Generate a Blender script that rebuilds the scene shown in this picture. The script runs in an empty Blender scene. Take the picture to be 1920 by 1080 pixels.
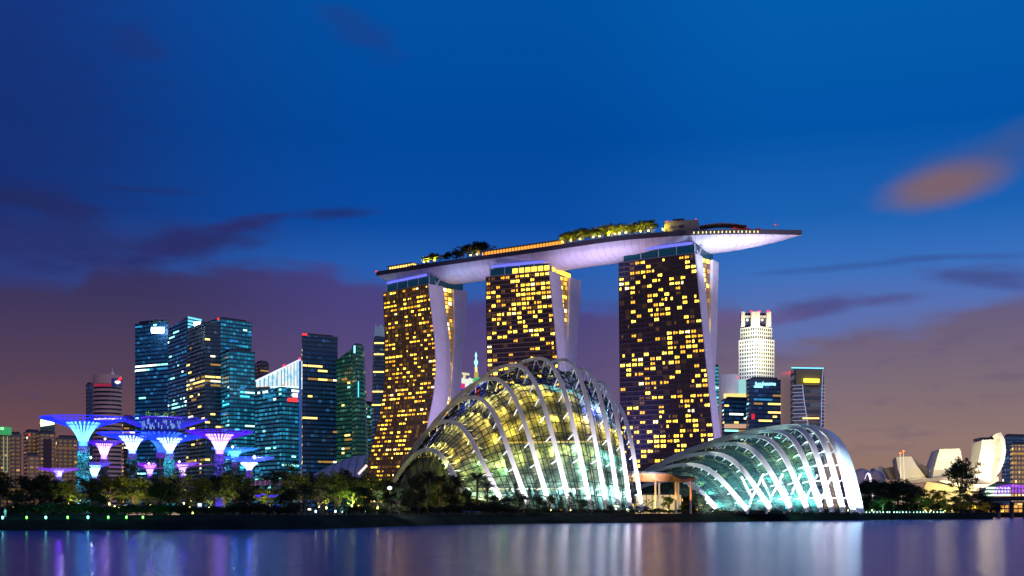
import bpy, math, random
from mathutils import Vector, noise
R_ = random.Random(7)
C = bpy.context.scene.collection
sc = bpy.context.scene
F, CX, HY, H = 2300.0, 960.0, 958.0, 4.0
def W(px, py, D): return Vector(((px-CX)/F*D, D, H+(HY-py)/F*D))
def G(px, D, z=3.2): return Vector(((px-CX)/F*D, D, z))
def s2l(c):
    return tuple(((x/255)/12.92 if x/255 <= .04045 else ((x/255+.055)/1.055)**2.4) for x in c)
def lerp(a, b, t): return a+(b-a)*t
def interp(pts, x):
    if x <= pts[0][0]: return pts[0][1]
    for (a, b), (c, d) in zip(pts, pts[1:]):
        if x <= c: return b+(d-b)*(x-a)/(c-a)
    return pts[-1][1]
# ------------------------------------------------------------------ camera
cd = bpy.data.cameras.new("camera"); cam = bpy.data.objects.new("camera", cd); C.objects.link(cam)
cam.location = (0, 0, H); cam.rotation_euler = (math.pi/2, 0, 0)
cd.sensor_width = 36; cd.lens = 36*F/1920; cd.shift_y = (HY-540)/1920
cd.clip_start = .5; cd.clip_end = 30000
sc.camera = cam
sc.view_settings.view_transform = 'Standard'; sc.view_settings.look = 'None'
sc.view_settings.exposure = 0; sc.view_settings.gamma = 1
sc.cycles.use_denoising = True
sc.cycles.max_bounces = 6; sc.cycles.diffuse_bounces = 2; sc.cycles.glossy_bounces = 3
sc.cycles.transparent_max_bounces = 16; sc.cycles.sample_clamp_indirect = 16
# ------------------------------------------------------------------ node helpers
class NT:
    def __init__(s, nt): s.t = nt; nt.nodes.clear()
    def n(s, typ, **kw):
        x = s.t.nodes.new(typ)
        for k, v in kw.items(): setattr(x, k, v)
        return x
    def put(s, sock, v):
        if isinstance(v, (int, float)):
            sock.default_value = v
        elif isinstance(v, (tuple, list)):
            sock.default_value = tuple(v)+((1,) if len(v) == 3 and len(sock.default_value) == 4 else ())
        else: s.t.links.new(v, sock)
    def m(s, op, *a, clamp=False):
        x = s.n('ShaderNodeMath', operation=op, use_clamp=clamp)
        for i, v in enumerate(a): s.put(x.inputs[i], v)
        return x.outputs[0]
    def mix(s, f, a, b):
        x = s.n('ShaderNodeMix', data_type='RGBA'); s.put(x.inputs[0], f); s.put(x.inputs[6], a); s.put(x.inputs[7], b)
        return x.outputs[2]
    def ramp(s, f, stops, interp_='LINEAR'):
        x = s.n('ShaderNodeValToRGB'); cr = x.color_ramp; cr.interpolation = interp_
        while len(cr.elements) < len(stops): cr.elements.new(.5)
        for e, (p, c) in zip(cr.elements, stops):
            e.position = p; e.color = (*(c if isinstance(c, tuple) else (c, c, c)), 1)
        s.put(x.inputs[0], f); return x.outputs[0]
    def smooth(s, v, a, b):
        x = s.n('ShaderNodeMapRange', interpolation_type='SMOOTHSTEP'); s.put(x.inputs[0], v)
        x.inputs[1].default_value = a; x.inputs[2].default_value = b; return x.outputs[0]
    def noise(s, vec, scale, detail=3, rough=.5, out=0):
        x = s.n('ShaderNodeTexNoise'); s.put(x.inputs['Vector'], vec); x.inputs['Scale'].default_value = scale
        x.inputs['Detail'].default_value = detail; x.inputs['Roughness'].default_value = rough; return x.outputs[out]
    def xyz(s, a, b, c=0.0):
        x = s.n('ShaderNodeCombineXYZ'); s.put(x.inputs[0], a); s.put(x.inputs[1], b); s.put(x.inputs[2], c); return x.outputs[0]
    def sep(s, v):
        x = s.n('ShaderNodeSeparateXYZ'); s.put(x.inputs[0], v); return x.outputs
# ------------------------------------------------------------------ dusk sky
world = bpy.data.worlds.new("World"); sc.world = world; world.use_nodes = True
w = NT(world.node_tree)
tc = w.n('ShaderNodeTexCoord').outputs['Generated']
x, y, z = w.sep(tc)
az = w.m('ARCTAN2', x, y)
hyp = w.m('SQRT', w.m('ADD', w.m('MULTIPLY', x, x), w.m('MULTIPLY', y, y)))
t = w.m('DIVIDE', z, w.m('MAXIMUM', hyp, .001))
U = w.m('MULTIPLY_ADD', az, 2380, 960); V = w.m('MULTIPLY_ADD', t, -2380, 958)
fv = w.m('DIVIDE', V, 958, clamp=True)
def rp(stops): return w.ramp(fv, [(p, s2l(c)) for p, c in stops])
cl = rp([(0, (20, 54, 132)), (.25, (18, 50, 122)), (.42, (24, 48, 114)), (.5, (40, 56, 124)), (1, (80, 70, 110))])
cm = rp([(0, (1, 80, 162)), (.25, (1, 72, 156)), (.42, (10, 76, 164)), (.5, (35, 92, 176)), (.62, (62, 92, 165)), (1, (100, 90, 140))])
cr = rp([(0, (4, 92, 172)), (.25, (2, 84, 168)), (.42, (28, 98, 180)), (.52, (58, 112, 190)), (.62, (92, 112, 176)), (1, (130, 115, 130))])
clear = w.mix(w.smooth(U, 1000, 1500), w.mix(w.smooth(U, -100, 780), cl, cm), cr)
kl = rp([(.46, (52, 46, 98)), (.58, (60, 52, 90)), (.72, (84, 64, 84)), (.86, (112, 78, 76)), (1, (125, 80, 66))])
km = rp([(.5, (68, 62, 128)), (.6, (78, 66, 122)), (.75, (96, 78, 118)), (1, (120, 90, 105))])
kr = rp([(.5, (86, 80, 130)), (.62, (104, 92, 122)), (.74, (124, 106, 116)), (.86, (146, 118, 110)), (.95, (152, 117, 98))])
cloud = w.mix(w.smooth(U, 1050, 1500), w.mix(w.smooth(U, 250, 720), kl, km), kr)
nv = w.xyz(w.m('MULTIPLY', U, .004), w.m('MULTIPLY', V, .013))
n1 = w.noise(nv, 1.0, 5, .55); n2 = w.noise(nv, 2.6, 4, .5)
edge = w.ramp(w.m('DIVIDE', U, 1920, clamp=True), [(0, .545), (.07, .548), (.10, .505), (.2, .492), (.31, .492), (.335, .515), (.45, .555), (.6, .57), (.72, .575), (.77, .65), (.85, .625), (1, .575)], 'EASE')
dV = w.m('ADD', w.m('SUBTRACT', V, w.m('MULTIPLY', edge, 1000)), w.m('MULTIPLY', w.m('SUBTRACT', n1, .5), 110))
col = w.mix(w.m('MULTIPLY', w.smooth(dV, -22, 26), .93), clear, cloud)
col = w.mix(w.m('MULTIPLY', w.smooth(n2, .5, .75), w.m('MULTIPLY', w.smooth(V, 560, 700), .25)), col, s2l((70, 66, 112)))
def blob(col, cx, cy, rx, ry, ang, c, op, lo=.15, hi=1.35, nz=.75):
    a = math.radians(ang); dx = w.m('SUBTRACT', U, cx); dy = w.m('SUBTRACT', V, cy)
    p = w.m('DIVIDE', w.m('ADD', w.m('MULTIPLY', dx, math.cos(a)), w.m('MULTIPLY', dy, math.sin(a))), rx)
    q = w.m('DIVIDE', w.m('SUBTRACT', w.m('MULTIPLY', dy, math.cos(a)), w.m('MULTIPLY', dx, math.sin(a))), ry)
    d = w.m('SQRT', w.m('ADD', w.m('MULTIPLY', p, p), w.m('MULTIPLY', q, q)))
    d = w.m('ADD', d, w.m('MULTIPLY', w.m('SUBTRACT', n2, .5), nz*2))
    k = w.m('MULTIPLY', w.m('SUBTRACT', 1.0, w.smooth(d, lo, hi)), op)
    return w.mix(k, col, s2l(c))
col = blob(col, 1800, 338, 185, 62, -14, (84, 86, 124), .45, .1, 1.1, .16)
col = blob(col, 1764, 362, 135, 50, -9, (130, 101, 100), .85, .2, 1.1, .14)
for b in [(1890, 285, 60, 30, -35, (70, 88, 132), .25), (355, 455, 190, 30, -12, (42, 38, 92), .75), (440, 418, 80, 16, -14, (44, 40, 96), .7),
          (60, 395, 150, 28, 6, (40, 40, 88), .7), (110, 470, 330, 60, 0, (44, 44, 98), .55), (620, 386, 90, 14, -6, (32, 44, 104), .75), (255, 362, 120, 8, 0, (30, 46, 104), .5),
          (30, 220, 260, 260, 0, (26, 46, 110), .45), (660, 30, 90, 40, 30, (30, 58, 132), .5), (262, 90, 60, 30, 30, (30, 52, 118), .5),
          (1530, 578, 100, 22, -8, (76, 74, 130), .8), (1660, 566, 80, 12, -5, (80, 78, 134), .7), (1830, 532, 120, 22, 8, (66, 74, 134), .75),
          (1600, 500, 180, 8, -2, (52, 84, 150), .55), (1800, 495, 140, 7, 3, (56, 84, 150), .5), (1410, 590, 120, 20, 0, (110, 84, 130), .5), (1120, 560, 160, 12, 4, (70, 76, 140), .5)]:
    col = blob(col, *b)
col = w.mix(w.m('LESS_THAN', z, -.002), col, (.012, .012, .02))
bg = w.n('ShaderNodeBackground'); w.put(bg.inputs[0], col); bg.inputs[1].default_value = 1.0
w.t.links.new(bg.outputs[0], w.n('ShaderNodeOutputWorld').inputs[0])
# faint warm-pink afterglow and city glow from behind the camera
sd = bpy.data.lights.new("afterglow", 'SUN'); sd.energy = .55; sd.angle = math.radians(25); sd.color = (1, .74, .78)
so = bpy.data.objects.new("afterglow", sd); C.objects.link(so); so.rotation_euler = (math.radians(66), 0, math.radians(38))
# ------------------------------------------------------------------ materials
MATS = {}
def pmat(name, col, rough=.6, metal=0, em=None, es=0, nz=0, nscale=1.0, spec=None, sample=None):
    if name in MATS: return MATS[name]
    m = bpy.data.materials.new(name); m.use_nodes = True; k = NT(m.node_tree); MATS[name] = m
    b = k.n('ShaderNodeBsdfPrincipled'); k.t.links.new(b.outputs[0], k.n('ShaderNodeOutputMaterial').inputs[0])
    c = col
    if nz:
        o = k.n('ShaderNodeTexCoord').outputs['Object']; f = k.noise(o, nscale, 4, .6)
        c = k.mix(k.smooth(f, .3, .7), tuple(v*(1-nz) for v in col), tuple(min(1, v*(1+nz)) for v in col))
    k.put(b.inputs['Base Color'], c); b.inputs['Roughness'].default_value = rough; b.inputs['Metallic'].default_value = metal
    if spec is not None: b.inputs['Specular IOR Level'].default_value = spec
    if em: b.inputs['Emission Color'].default_value = (*em, 1); b.inputs['Emission Strength'].default_value = es
    if em and not sample: m.cycles.emission_sampling = 'NONE'
    return m
def emat(name, rgb, strength, sample=False):
    return pmat(name, (.05, .05, .05), .5, em=s2l(rgb), es=strength, sample=sample)
def facade(name, glass, wall, fh, bw, gap=.4, vgap=.15, ec=(120, 220, 220), es=.3, p=.3, runs=.2, rough=.25, ec2=None):
    """curtain wall: glass bands between spandrels, some rooms dimly lit, an even glow painted on all glass (UV in metres)"""
    if name in MATS: return MATS[name]
    m = bpy.data.materials.new(name); m.use_nodes = True; k = NT(m.node_tree); MATS[name] = m
    b = k.n('ShaderNodeBsdfPrincipled'); k.t.links.new(b.outputs[0], k.n('ShaderNodeOutputMaterial').inputs[0])
    u, v, _ = k.sep(k.n('ShaderNodeTexCoord').outputs['UV'])
    fu = k.m('DIVIDE', u, bw); fz = k.m('DIVIDE', v, fh)
    iu = k.m('FLOOR', fu); iz = k.m('FLOOR', fz)
    gl = k.m('MULTIPLY', k.m('GREATER_THAN', k.m('FRACT', fz), gap), k.m('GREATER_THAN', k.m('FRACT', fu), vgap))
    def wn(a, c, d=0.0):
        q = k.n('ShaderNodeTexWhiteNoise', noise_dimensions='3D'); k.put(q.inputs[0], k.xyz(a, c, d)); return q.outputs
    r1 = wn(iu, iz)[0]; r2 = wn(k.m('FLOOR', k.m('DIVIDE', fu, 5)), iz, 7.3)[0]; r3 = wn(iu, iz, 3.1)[0]
    lit = k.m('MAXIMUM', k.m('LESS_THAN', r1, p), k.m('LESS_THAN', r2, runs))
    br = k.m('MULTIPLY', k.m('MULTIPLY', k.m('MULTIPLY_ADD', k.m('POWER', r3, 2.5), 1.4, .12), lit), gl)
    k.put(b.inputs['Base Color'], k.mix(gl, wall, glass))
    k.put(b.inputs['Roughness'], k.m('MULTIPLY_ADD', gl, rough-.6, .6))
    k.put(b.inputs['Emission Color'], k.mix(k.m('MULTIPLY', wn(iu, iz, 9.9)[0], 1.0), s2l(ec), s2l(ec2 or ec)))
    k.put(b.inputs['Emission Strength'], k.m('MULTIPLY_ADD', br, es, k.m('MULTIPLY', gl, es*.38)))  # constant glow on every pane brightens the whole facade
    m.cycles.emission_sampling = 'NONE'
    return m
def leafmat(name, c1, c2, c3):
    m = bpy.data.materials.new(name); m.use_nodes = True; k = NT(m.node_tree); MATS[name] = m
    b = k.n('ShaderNodeBsdfPrincipled'); k.t.links.new(b.outputs[0], k.n('ShaderNodeOutputMaterial').inputs[0])
    o = k.n('ShaderNodeTexCoord').outputs['Object']
    c = k.ramp(k.noise(o, 1.3, 4, .7), [(.3, c1), (.5, c2), (.72, c3)])
    k.put(b.inputs['Base Color'], c); b.inputs['Roughness'].default_value = .7; b.inputs['Specular IOR Level'].default_value = .2
    return m
# ------------------------------------------------------------------ mesh helpers
class MB:
    def __init__(s): s.v = []; s.f = []; s.uv = None; s.uvs = {}
    def vert(s, p): s.v.append(Vector(p)); return len(s.v)-1
    def face(s, pts, uv=None):
        i = [s.vert(p) for p in pts]; s.f.append(i)
        if uv: s.uvs[len(s.f)-1] = uv
    def box(s, c, d, rz=0, axes=None):
        c = Vector(c)
        if axes is None:
            a, b, e = Vector((math.cos(rz), math.sin(rz), 0)), Vector((-math.sin(rz), math.cos(rz), 0)), Vector((0, 0, 1))
        else: a, b, e = axes
        q = [c+a*(d[0]/2*i)+b*(d[1]/2*j)+e*(d[2]/2*k) for k in (-1, 1) for j in (-1, 1) for i in (-1, 1)]
        n = len(s.v); s.v += q
        for f in ((0, 2, 3, 1), (4, 5, 7, 6), (0, 1, 5, 4), (2, 6, 7, 3), (0, 4, 6, 2), (1, 3, 7, 5)): s.f.append([n+i for i in f])
        return s
    def beam(s, p, q, wd, hd=None):
        p = Vector(p); q = Vector(q); e = (q-p); L = e.length
        if L < 1e-6: return s
        e /= L; a = e.cross(Vector((0, 0, 1)))
        if a.length < 1e-3: a = Vector((1, 0, 0))
        a.normalize(); b = e.cross(a)
        return s.box((p+q)/2, (wd, hd or wd, L), axes=(a, b, e))
    def tube(s, pts, r, n=6, cap=True, rf=None, closed=False):
        pts = [Vector(p) for p in pts]; N = len(pts); rings = []
        up = Vector((0, 0, 1))
        for i, p in enumerate(pts):
            if closed: d = pts[(i+1) % N]-pts[i-1]
            else: d = pts[min(i+1, N-1)]-pts[max(i-1, 0)]
            if d.length < 1e-6: d = Vector((0, 0, 1))
            d.normalize(); a = d.cross(up)
            if a.length < .05: a = d.cross(Vector((0, 1, 0)))
            a.normalize(); b = a.cross(d)
            rr = rf(i/(N-1)) if rf else (r[i] if isinstance(r, (list, tuple)) else r)
            rings.append([s.vert(p+a*(rr*math.cos(2*math.pi*(k+.5)/n))+b*(rr*math.sin(2*math.pi*(k+.5)/n))) for k in range(n)])
        for A, B in list(zip(rings, rings[1:]))+([(rings[-1], rings[0])] if closed else []):
            for k in range(n): s.f.append([A[k], A[(k+1) % n], B[(k+1) % n], B[k]])
        if cap and not closed: s.f.append(rings[0][::-1]); s.f.append(rings[-1])
        return s
    def loft(s, rows, closed=False, uvrow=None):
        ids = [[s.vert(p) for p in r] for r in rows]
        for i in range(len(ids)-1):
            A, B = ids[i], ids[i+1]; m = len(A)
            for j in range(m if closed else m-1):
                s.f.append([A[j], A[(j+1) % m], B[(j+1) % m], B[j]])
                if uvrow: s.uvs[len(s.f)-1] = [uvrow(i, j), uvrow(i, j+1), uvrow(i+1, j+1), uvrow(i+1, j)]
        s.ids = ids; return s
    def prism(s, poly, z0, z1, uv=True):
        """poly: xy list (ccw), walls get metre UVs; z1 may be a list"""
        n = len(poly); z1s = z1 if isinstance(z1, (list, tuple)) else [z1]*n; u = 0
        for i in range(n):
            a, b = Vector((*poly[i], 0)), Vector((*poly[(i+1) % n], 0)); L = (b-a).length; za, zb = z1s[i], z1s[(i+1) % n]
            s.face([(a.x, a.y, z0), (b.x, b.y, z0), (b.x, b.y, zb), (a.x, a.y, za)], [(u, 0), (u+L, 0), (u+L, zb-z0), (u, za-z0)]); u += L+3
        s.face([(poly[i][0], poly[i][1], z1s[i]) for i in range(n)]); return s
    def lathe(s, prof, n=16, c=(0, 0, 0), cap=True):
        rows = [[(c[0]+r*math.cos(2*math.pi*k/n), c[1]+r*math.sin(2*math.pi*k/n), c[2]+zz) for k in range(n)] for r, zz in prof]
        ids = s.loft(rows, closed=True).ids
        if cap: s.f.append(ids[0][::-1]); s.f.append(ids[-1])
        return s
    def build(s, name, mat, parent=None, smooth=False, local=False, origin=None):
        if not s.v: return None
        if parent is not None: off = Vector((0, 0, 0)) if local else wloc(parent)
        elif local: off = Vector((0, 0, 0))
        else:
            xs = [p.x for p in s.v]; ys = [p.y for p in s.v]; zs = [p.z for p in s.v]
            off = Vector(origin) if origin else Vector(((min(xs)+max(xs))/2, (min(ys)+max(ys))/2, min(zs)))
        me = bpy.data.meshes.new(name); me.from_pydata([p-off for p in s.v], [], s.f)
        if s.uvs:
            ul = me.uv_layers.new(name='UVMap').data
            for fi, uv in s.uvs.items():
                st = me.polygons[fi].loop_start
                for j, q in enumerate(uv): ul[st+j].uv = q
        me.materials.append(mat)
        if smooth: me.polygons.foreach_set('use_smooth', [True]*len(me.polygons))
        me.update()
        o = bpy.data.objects.new(name, me); C.objects.link(o)
        if parent is not None: o.parent = parent
        else: o.location = off if not local else (0, 0, 0)
        return o
def pieces(name, mat, parent, segs, cap=100):
    """segs: callables drawing one piece into an MB; each its own part, past `cap` one stuff part"""
    for s in segs[:cap]:
        mb = MB(); s(mb); mb.build(name, mat, parent)
    if len(segs) > cap:
        mb = MB()
        for s in segs[cap:]: s(mb)
        mb.build(name+'_rows', mat, parent)['kind'] = 'stuff'
def wloc(o):
    v = Vector(o.location)
    while o.parent: o = o.parent; v += Vector(o.location)
    return v
def tag(o, label=None, cat=None, group=None, kind=None):
    for k, v in (('label', label), ('category', cat), ('group', group), ('kind', kind)):
        if v: o[k] = v
    return o
def thing(name, label, cat, loc=(0, 0, 0), group=None):
    o = bpy.data.objects.new(name, None); C.objects.link(o); o.location = loc; o.empty_display_size = 1
    return tag(o, label, cat, group)
def kids(o): return list(o.children)
def dup(o, parent=None, loc=None, rz=None, scale=None, label=None, group=None):
    c = o.copy(); C.objects.link(c); c.parent = parent
    for ch in TREEKIDS.get(o.name, []): dup(ch, c)
    if loc is not None: c.location = loc
    if rz is not None: c.rotation_euler = (0, 0, rz)
    if scale is not None: c.scale = scale if not isinstance(scale, (int, float)) else (scale,)*3
    if label: c['label'] = label
    if group: c['group'] = group
    return c
TREEKIDS = {}
def light(kind, loc, col, energy, parent=None, radius=.3, target=None, size=None, blend=.5, name='lamp_light'):
    d = bpy.data.lights.new(name, kind); d.color = s2l(col) if max(col) > 1 else col; d.energy = energy
    if kind == 'SPOT': d.spot_size = math.radians(size or 60); d.spot_blend = blend
    if kind != 'AREA': d.shadow_soft_size = radius
    o = bpy.data.objects.new(name, d); C.objects.link(o); loc = Vector(loc)
    if target is not None: o.rotation_euler = (Vector(target)-loc).to_track_quat('-Z', 'Y').to_euler()
    if parent is not None: o.parent = parent; loc = loc-wloc(parent)
    o.location = loc; return o
unit_me = {}
def unitbox(mat):
    if mat.name not in unit_me:
        b = MB().box((0, 0, 0), (1, 1, 1)); me = bpy.data.meshes.new('window'); me.from_pydata(b.v, [], b.f); me.materials.append(mat); unit_me[mat.name] = me
    return unit_me[mat.name]
def winset(parent, items, name='window', cap=100):
    """items: (centre, width, height, angle, mat). 100 largest as parts, others as one stuff mesh per material"""
    items = sorted(items, key=lambda i: -(i[1]*i[2])/(i[0][1]**2))
    off = wloc(parent)
    for c, wd, hh, a, mt in items[:cap]:
        o = bpy.data.objects.new(name, unitbox(mt)); C.objects.link(o); o.parent = parent
        o.location = Vector(c)-off; o.rotation_euler = (0, 0, a); o.scale = (wd, .16, hh)
    rest = items[cap:]
    if rest:
        mats = []; mb = MB(); idx = []
        for c, wd, hh, a, mt in rest:
            if mt not in mats: mats.append(mt)
            mb.box(c, (wd, .16, hh), a); idx += [mats.index(mt)]*6
        o = mb.build('window_rows', mats[0], parent)
        for mm in mats[1:]: o.data.materials.append(mm)
        o.data.polygons.foreach_set('material_index', idx); o['kind'] = 'stuff'
# ------------------------------------------------------------------ water and land
m = bpy.data.materials.new('water'); m.use_nodes = True; k = NT(m.node_tree)
o_ = k.n('ShaderNodeTexCoord').outputs['Object']; ox, oy, oz = k.sep(o_)
st = k.noise(k.xyz(k.m('MULTIPLY', ox, .010), k.m('MULTIPLY', oy, .22)), 1.0, 5, .6)
bp = k.n('ShaderNodeBump'); bp.inputs['Strength'].default_value = .03; bp.inputs['Distance'].default_value = 1.0
k.put(bp.inputs['Height'], k.noise(k.xyz(k.m('MULTIPLY', ox, .04), k.m('MULTIPLY', oy, .7)), 1.0, 4, .6))
df = k.n('ShaderNodeBsdfDiffuse'); df.inputs[0].default_value = (.004, .016, .10, 1)
ga = k.n('ShaderNodeBsdfGlossy'); ga.inputs[0].default_value = (.20, .32, .88, 1); ga.inputs['Roughness'].default_value = .36
gb = k.n('ShaderNodeBsdfGlossy'); gb.inputs[0].default_value = (.88, .84, .92, 1); k.put(gb.inputs['Roughness'], k.m('MULTIPLY_ADD', st, .05, .14))
for q in (ga, gb): k.t.links.new(bp.outputs[0], q.inputs['Normal'])
mx = k.n('ShaderNodeMixShader'); k.put(mx.inputs[0], k.m('MULTIPLY_ADD', st, .3, .55)); k.t.links.new(ga.outputs[0], mx.inputs[1]); k.t.links.new(gb.outputs[0], mx.inputs[2])
fr_ = k.n('ShaderNodeFresnel'); fr_.inputs[0].default_value = 1.33
m2 = k.n('ShaderNodeMixShader'); k.put(m2.inputs[0], k.m('MULTIPLY', fr_.outputs[0], .88)); k.t.links.new(df.outputs[0], m2.inputs[1]); k.t.links.new(mx.outputs[0], m2.inputs[2])
k.t.links.new(m2.outputs[0], k.n('ShaderNodeOutputMaterial').inputs[0])
tag(MB().loft([[(-9000, -200, 0), (9000, -200, 0)], [(-9000, 9000, 0), (9000, 9000, 0)]]).build('water', m, local=True), kind='structure')
soil = pmat('soil', (.012, .016, .010), .9, nz=.5, nscale=.05, spec=.1)
grassm = pmat('dark_grass', (.006, .011, .005), .95, nz=.6, nscale=.12, spec=.1)
shore = [(-900, 215), (-200, 240), (0, 249), (130, 252), (240, 258), (330, 256), (600, 268), (860, 350), (1000, 378), (1200, 415), (1400, 460), (1640, 541), (1760, 575), (1862, 600)]
def sh(px): return interp(shore, px)
pxs = list(range(-900, 1850, 25))+[1850, 1862]
rows = [[], [], [], []]
for px in pxs:
    d = sh(px)+R_.uniform(-1.2, 1.2)
    for r, (dd, zz) in zip(rows, ((-.5, -.6), (1.0, .25), (6.5+R_.uniform(-.6, .6), 2.0+R_.uniform(-.2, .25)), (14, 3.0+R_.uniform(-.1, .1)))):
        r.append(G(px, d+dd, zz))
tag(MB().loft(rows).build('bank', grassm, smooth=True, local=True), kind='structure')
edge_ = [p for p in rows[3]]
far = [Vector((p.x*14+(0 if abs(p.x) > 1 else 1), 9000, 3.0)) for p in edge_]
mb = MB(); mb.loft([edge_, [Vector((lerp(p.x, q.x, .25), lerp(p.y, 9000, .25), 3.0)) for p, q in zip(edge_, far)], far])
tag(mb.build('ground', soil, local=True), kind='structure')
# right side: far land behind the bridge and the channel mouth
mb = MB(); mb.prism([(232, 760), (1500, 760), (5200, 8900), (3500, 8900)], -.5, 2.6); tag(mb.build('far_bank', soil, local=True), kind='structure')
# ------------------------------------------------------------------ hotel towers
white_clad = pmat('white_cladding', (.62, .60, .62), .55, nz=.06, nscale=.15)
hglass = facade('hotel_glass', (.006, .01, .035), (.014, .013, .02), 3.52, 4.6, .12, .1, (255, 180, 80), .03, .15, .0, .25)
hglass1 = facade('hotel_glass_warm', (.014, .01, .012), (.045, .034, .026), 3.52, 3.4, .12, .1, (255, 185, 75), .09, .3, .05, .3)
ledge_m = pmat('balcony_slab', (.055, .05, .056), .8)
ledge_w = pmat('glowing_balcony_slab', (.15, .11, .075), .7, em=s2l((150, 110, 60)), es=.04)  # warm light on the slabs put in as a faint self-glow
dark_glass = pmat('dark_glass', (.01, .02, .045), .12)
teal_glass = pmat('teal_glass', (.01, .05, .07), .15, em=s2l((20, 80, 100)), es=.25)
ylw = [emat('lit_room_bright', (255, 205, 70), 5.5), emat('lit_room_yellow', (255, 196, 56), 3.6), emat('lit_room_gold', (244, 172, 42), 2.0), emat('lit_room_dim', (150, 100, 40), .5), emat('lit_room_white', (255, 232, 160), 4.0)]
strip_blue = emat('soffit_edge_glow', (112, 120, 255), 1.1)
steelw = pmat('painted_steel', (.7, .7, .72), .45)
Z0, ZT, NF = 3.0, 188.0, 52
def hotel_tower(label, PL, PR, DL, DR, flare, t1, gap, P2, DF2, w2, P2w, bays, prob, glass, ledge, seed, baym=.72):
    rr = random.Random(seed)
    def edgept(P, D, z, fl=flare):
        D = D-fl*(1-(z-Z0)/(ZT-Z0))**2; py = HY-(z-H)*F/D; return Vector(((interp(P, py)-CX)/F*D, D, z))
    Lp = lambda z: edgept(PL, DL, z); Rp = lambda z: edgept(PR, DR, z)
    top = Rp(ZT)-Lp(ZT); u = Vector((top.x, top.y, 0)).normalized(); v = Vector((-u.y, u.x, 0))
    if v.y < 0: v = -v
    n = -v
    T = thing('hotel_tower', label, 'skyscraper', tuple((Lp(Z0)+Rp(Z0))/2), 'three curved hotel towers')
    zs = [Z0+(ZT-Z0)*i/NF for i in range(NF+1)]
    # east slab
    mb = MB(); A = [Lp(z) for z in zs]; B = [Rp(z) for z in zs]; wd = (A[-1]-B[-1]).length
    mb.loft([[a, b] for a, b in zip(A, B)], uvrow=lambda i, j: (j*bays*4.6, i*3.52))
    mb.build('glass_facade', glass, T)
    mb = MB()
    for a, b in zip(A, B):
        c = (a+b)/2+n*.35; mb.box(c, ((b-a).length, .9, .62), math.atan2((b-a).y, (b-a).x))
    mb.build('balcony_slabs', ledge, T)
    mb = MB()
    for j in range(bays+1):
        for q in range(0, NF, 4):
            p0 = lerp(A[q], B[q], j/bays)+n*.12; p1 = lerp(A[min(q+4, NF)], B[min(q+4, NF)], j/bays)+n*.12; mb.beam(p0, p1, .2, .3)
    mb.build('mullions', pmat('mullion', (.03, .028, .03), .7), T)
    mb = MB(); mb.loft([[b+n*.9+v*0, b+u*.6+n*.9, b+u*.6+v*t1, b+v*t1] for b in B], closed=True)
    mb.face([B[-1]+n*.9, B[-1]+u*.6+n*.9, B[-1]+u*.6+v*t1, B[-1]+v*t1]); mb.build('white_end_wall', white_clad, T)
    mb = MB(); mb.loft([[a, a+v*t1, b+v*t1] for a, b in zip(A, B)]); mb.face([A[-1], B[-1], B[-1]+v*t1, A[-1]+v*t1]); mb.build('rear_wall', dark_glass, T)
    # west slab
    def E(z): return edgept(P2, DF2, z, 0)
    zw = [z for z in zs]
    def E2(z):
        a = E(z); D = DF2+w2*v.y; py = HY-(z-H)*F/D; return Vector(((interp(P2w, py)-CX)/F*D, D, z))
    fr = [(E(z), E2(z)) for z in zw]
    mb = MB(); mb.loft([[a, b, b-u*3, a-u*3] for a, b in fr], closed=True); mb.face([fr[-1][0], fr[-1][1], fr[-1][1]-u*3, fr[-1][0]-u*3]); mb.build('white_end_wall', white_clad, T)
    mb = MB(); mb.loft([[a-u*3, b-u*3, b-u*(wd-2), a-u*(wd-2)] for a, b in fr], closed=True); mb.face([fr[-1][0]-u*3, fr[-1][1]-u*3, fr[-1][1]-u*(wd-2), fr[-1][0]-u*(wd-2)]); mb.build('west_block', dark_glass, T)
    # glazed gap between the two slabs
    mb = MB(); gp = [(b+v*t1-u*2.0, a-u*2.0) for b, (a, _) in zip(B, fr)]
    mb.loft([[p, q] for p, q in gp], uvrow=lambda i, j: (j*14, i*3.52)); mb.build('atrium_glazing', facade('atrium_glass', (.01, .02, .05), (.02, .02, .04), 3.52, 4.6, .1, .08, (255, 190, 70), .5, .25, .1), T)
    items = []
    for i in range(NF):
        p, q = (gp[i][0]+gp[i+1][0])/2, (gp[i][1]+gp[i+1][1])/2
        if (q-p).x < .8: continue
        for c in (.3, .72):
            if rr.random() < .42: items.append((lerp(p, q, c)+u*.1, (q-p).length*.3, 2.5, math.atan2((q-p).y, (q-p).x), rr.choice(ylw[:3]+ylw[4:])))
    # rooms
    for i in range(NF):
        a, bb = (A[i]+A[i+1])/2, (B[i]+B[i+1])/2; ang = math.atan2((bb-a).y, (bb-a).x); bw = (bb-a).length/bays
        for j in range(bays):
            f = i/NF; nz = noise.noise(Vector((j*.35, i*.16, seed*3.1)))
            p = prob(f, j/bays)+nz*.6
            if i % 13 == 11 and rr.random() < .7: p = -.2
            if rr.random() < p:
                mt = rr.choices(ylw, (3, 5, 3, 1.6, .5) if baym > .6 else (3, 4, 4, 3, .3))[0]
                for hh in range(2):
                    if rr.random() < .9:
                        items.append((lerp(a, bb, (j+.3+.4*hh)/bays)+n*.06, bw*baym*(.40 if baym > .6 else .44), (1.95 if baym > .6 else 1.5)*rr.choice((1, 1, .75)), ang, mt))
            elif rr.random() < .03+.09*(baym < .6):
                items.append((lerp(a, bb, (j+.35+.3*rr.random())/bays)+n*.06, bw*.25, 1.9, ang, ylw[3]))
    # crown storey
    uu = u*3
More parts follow.
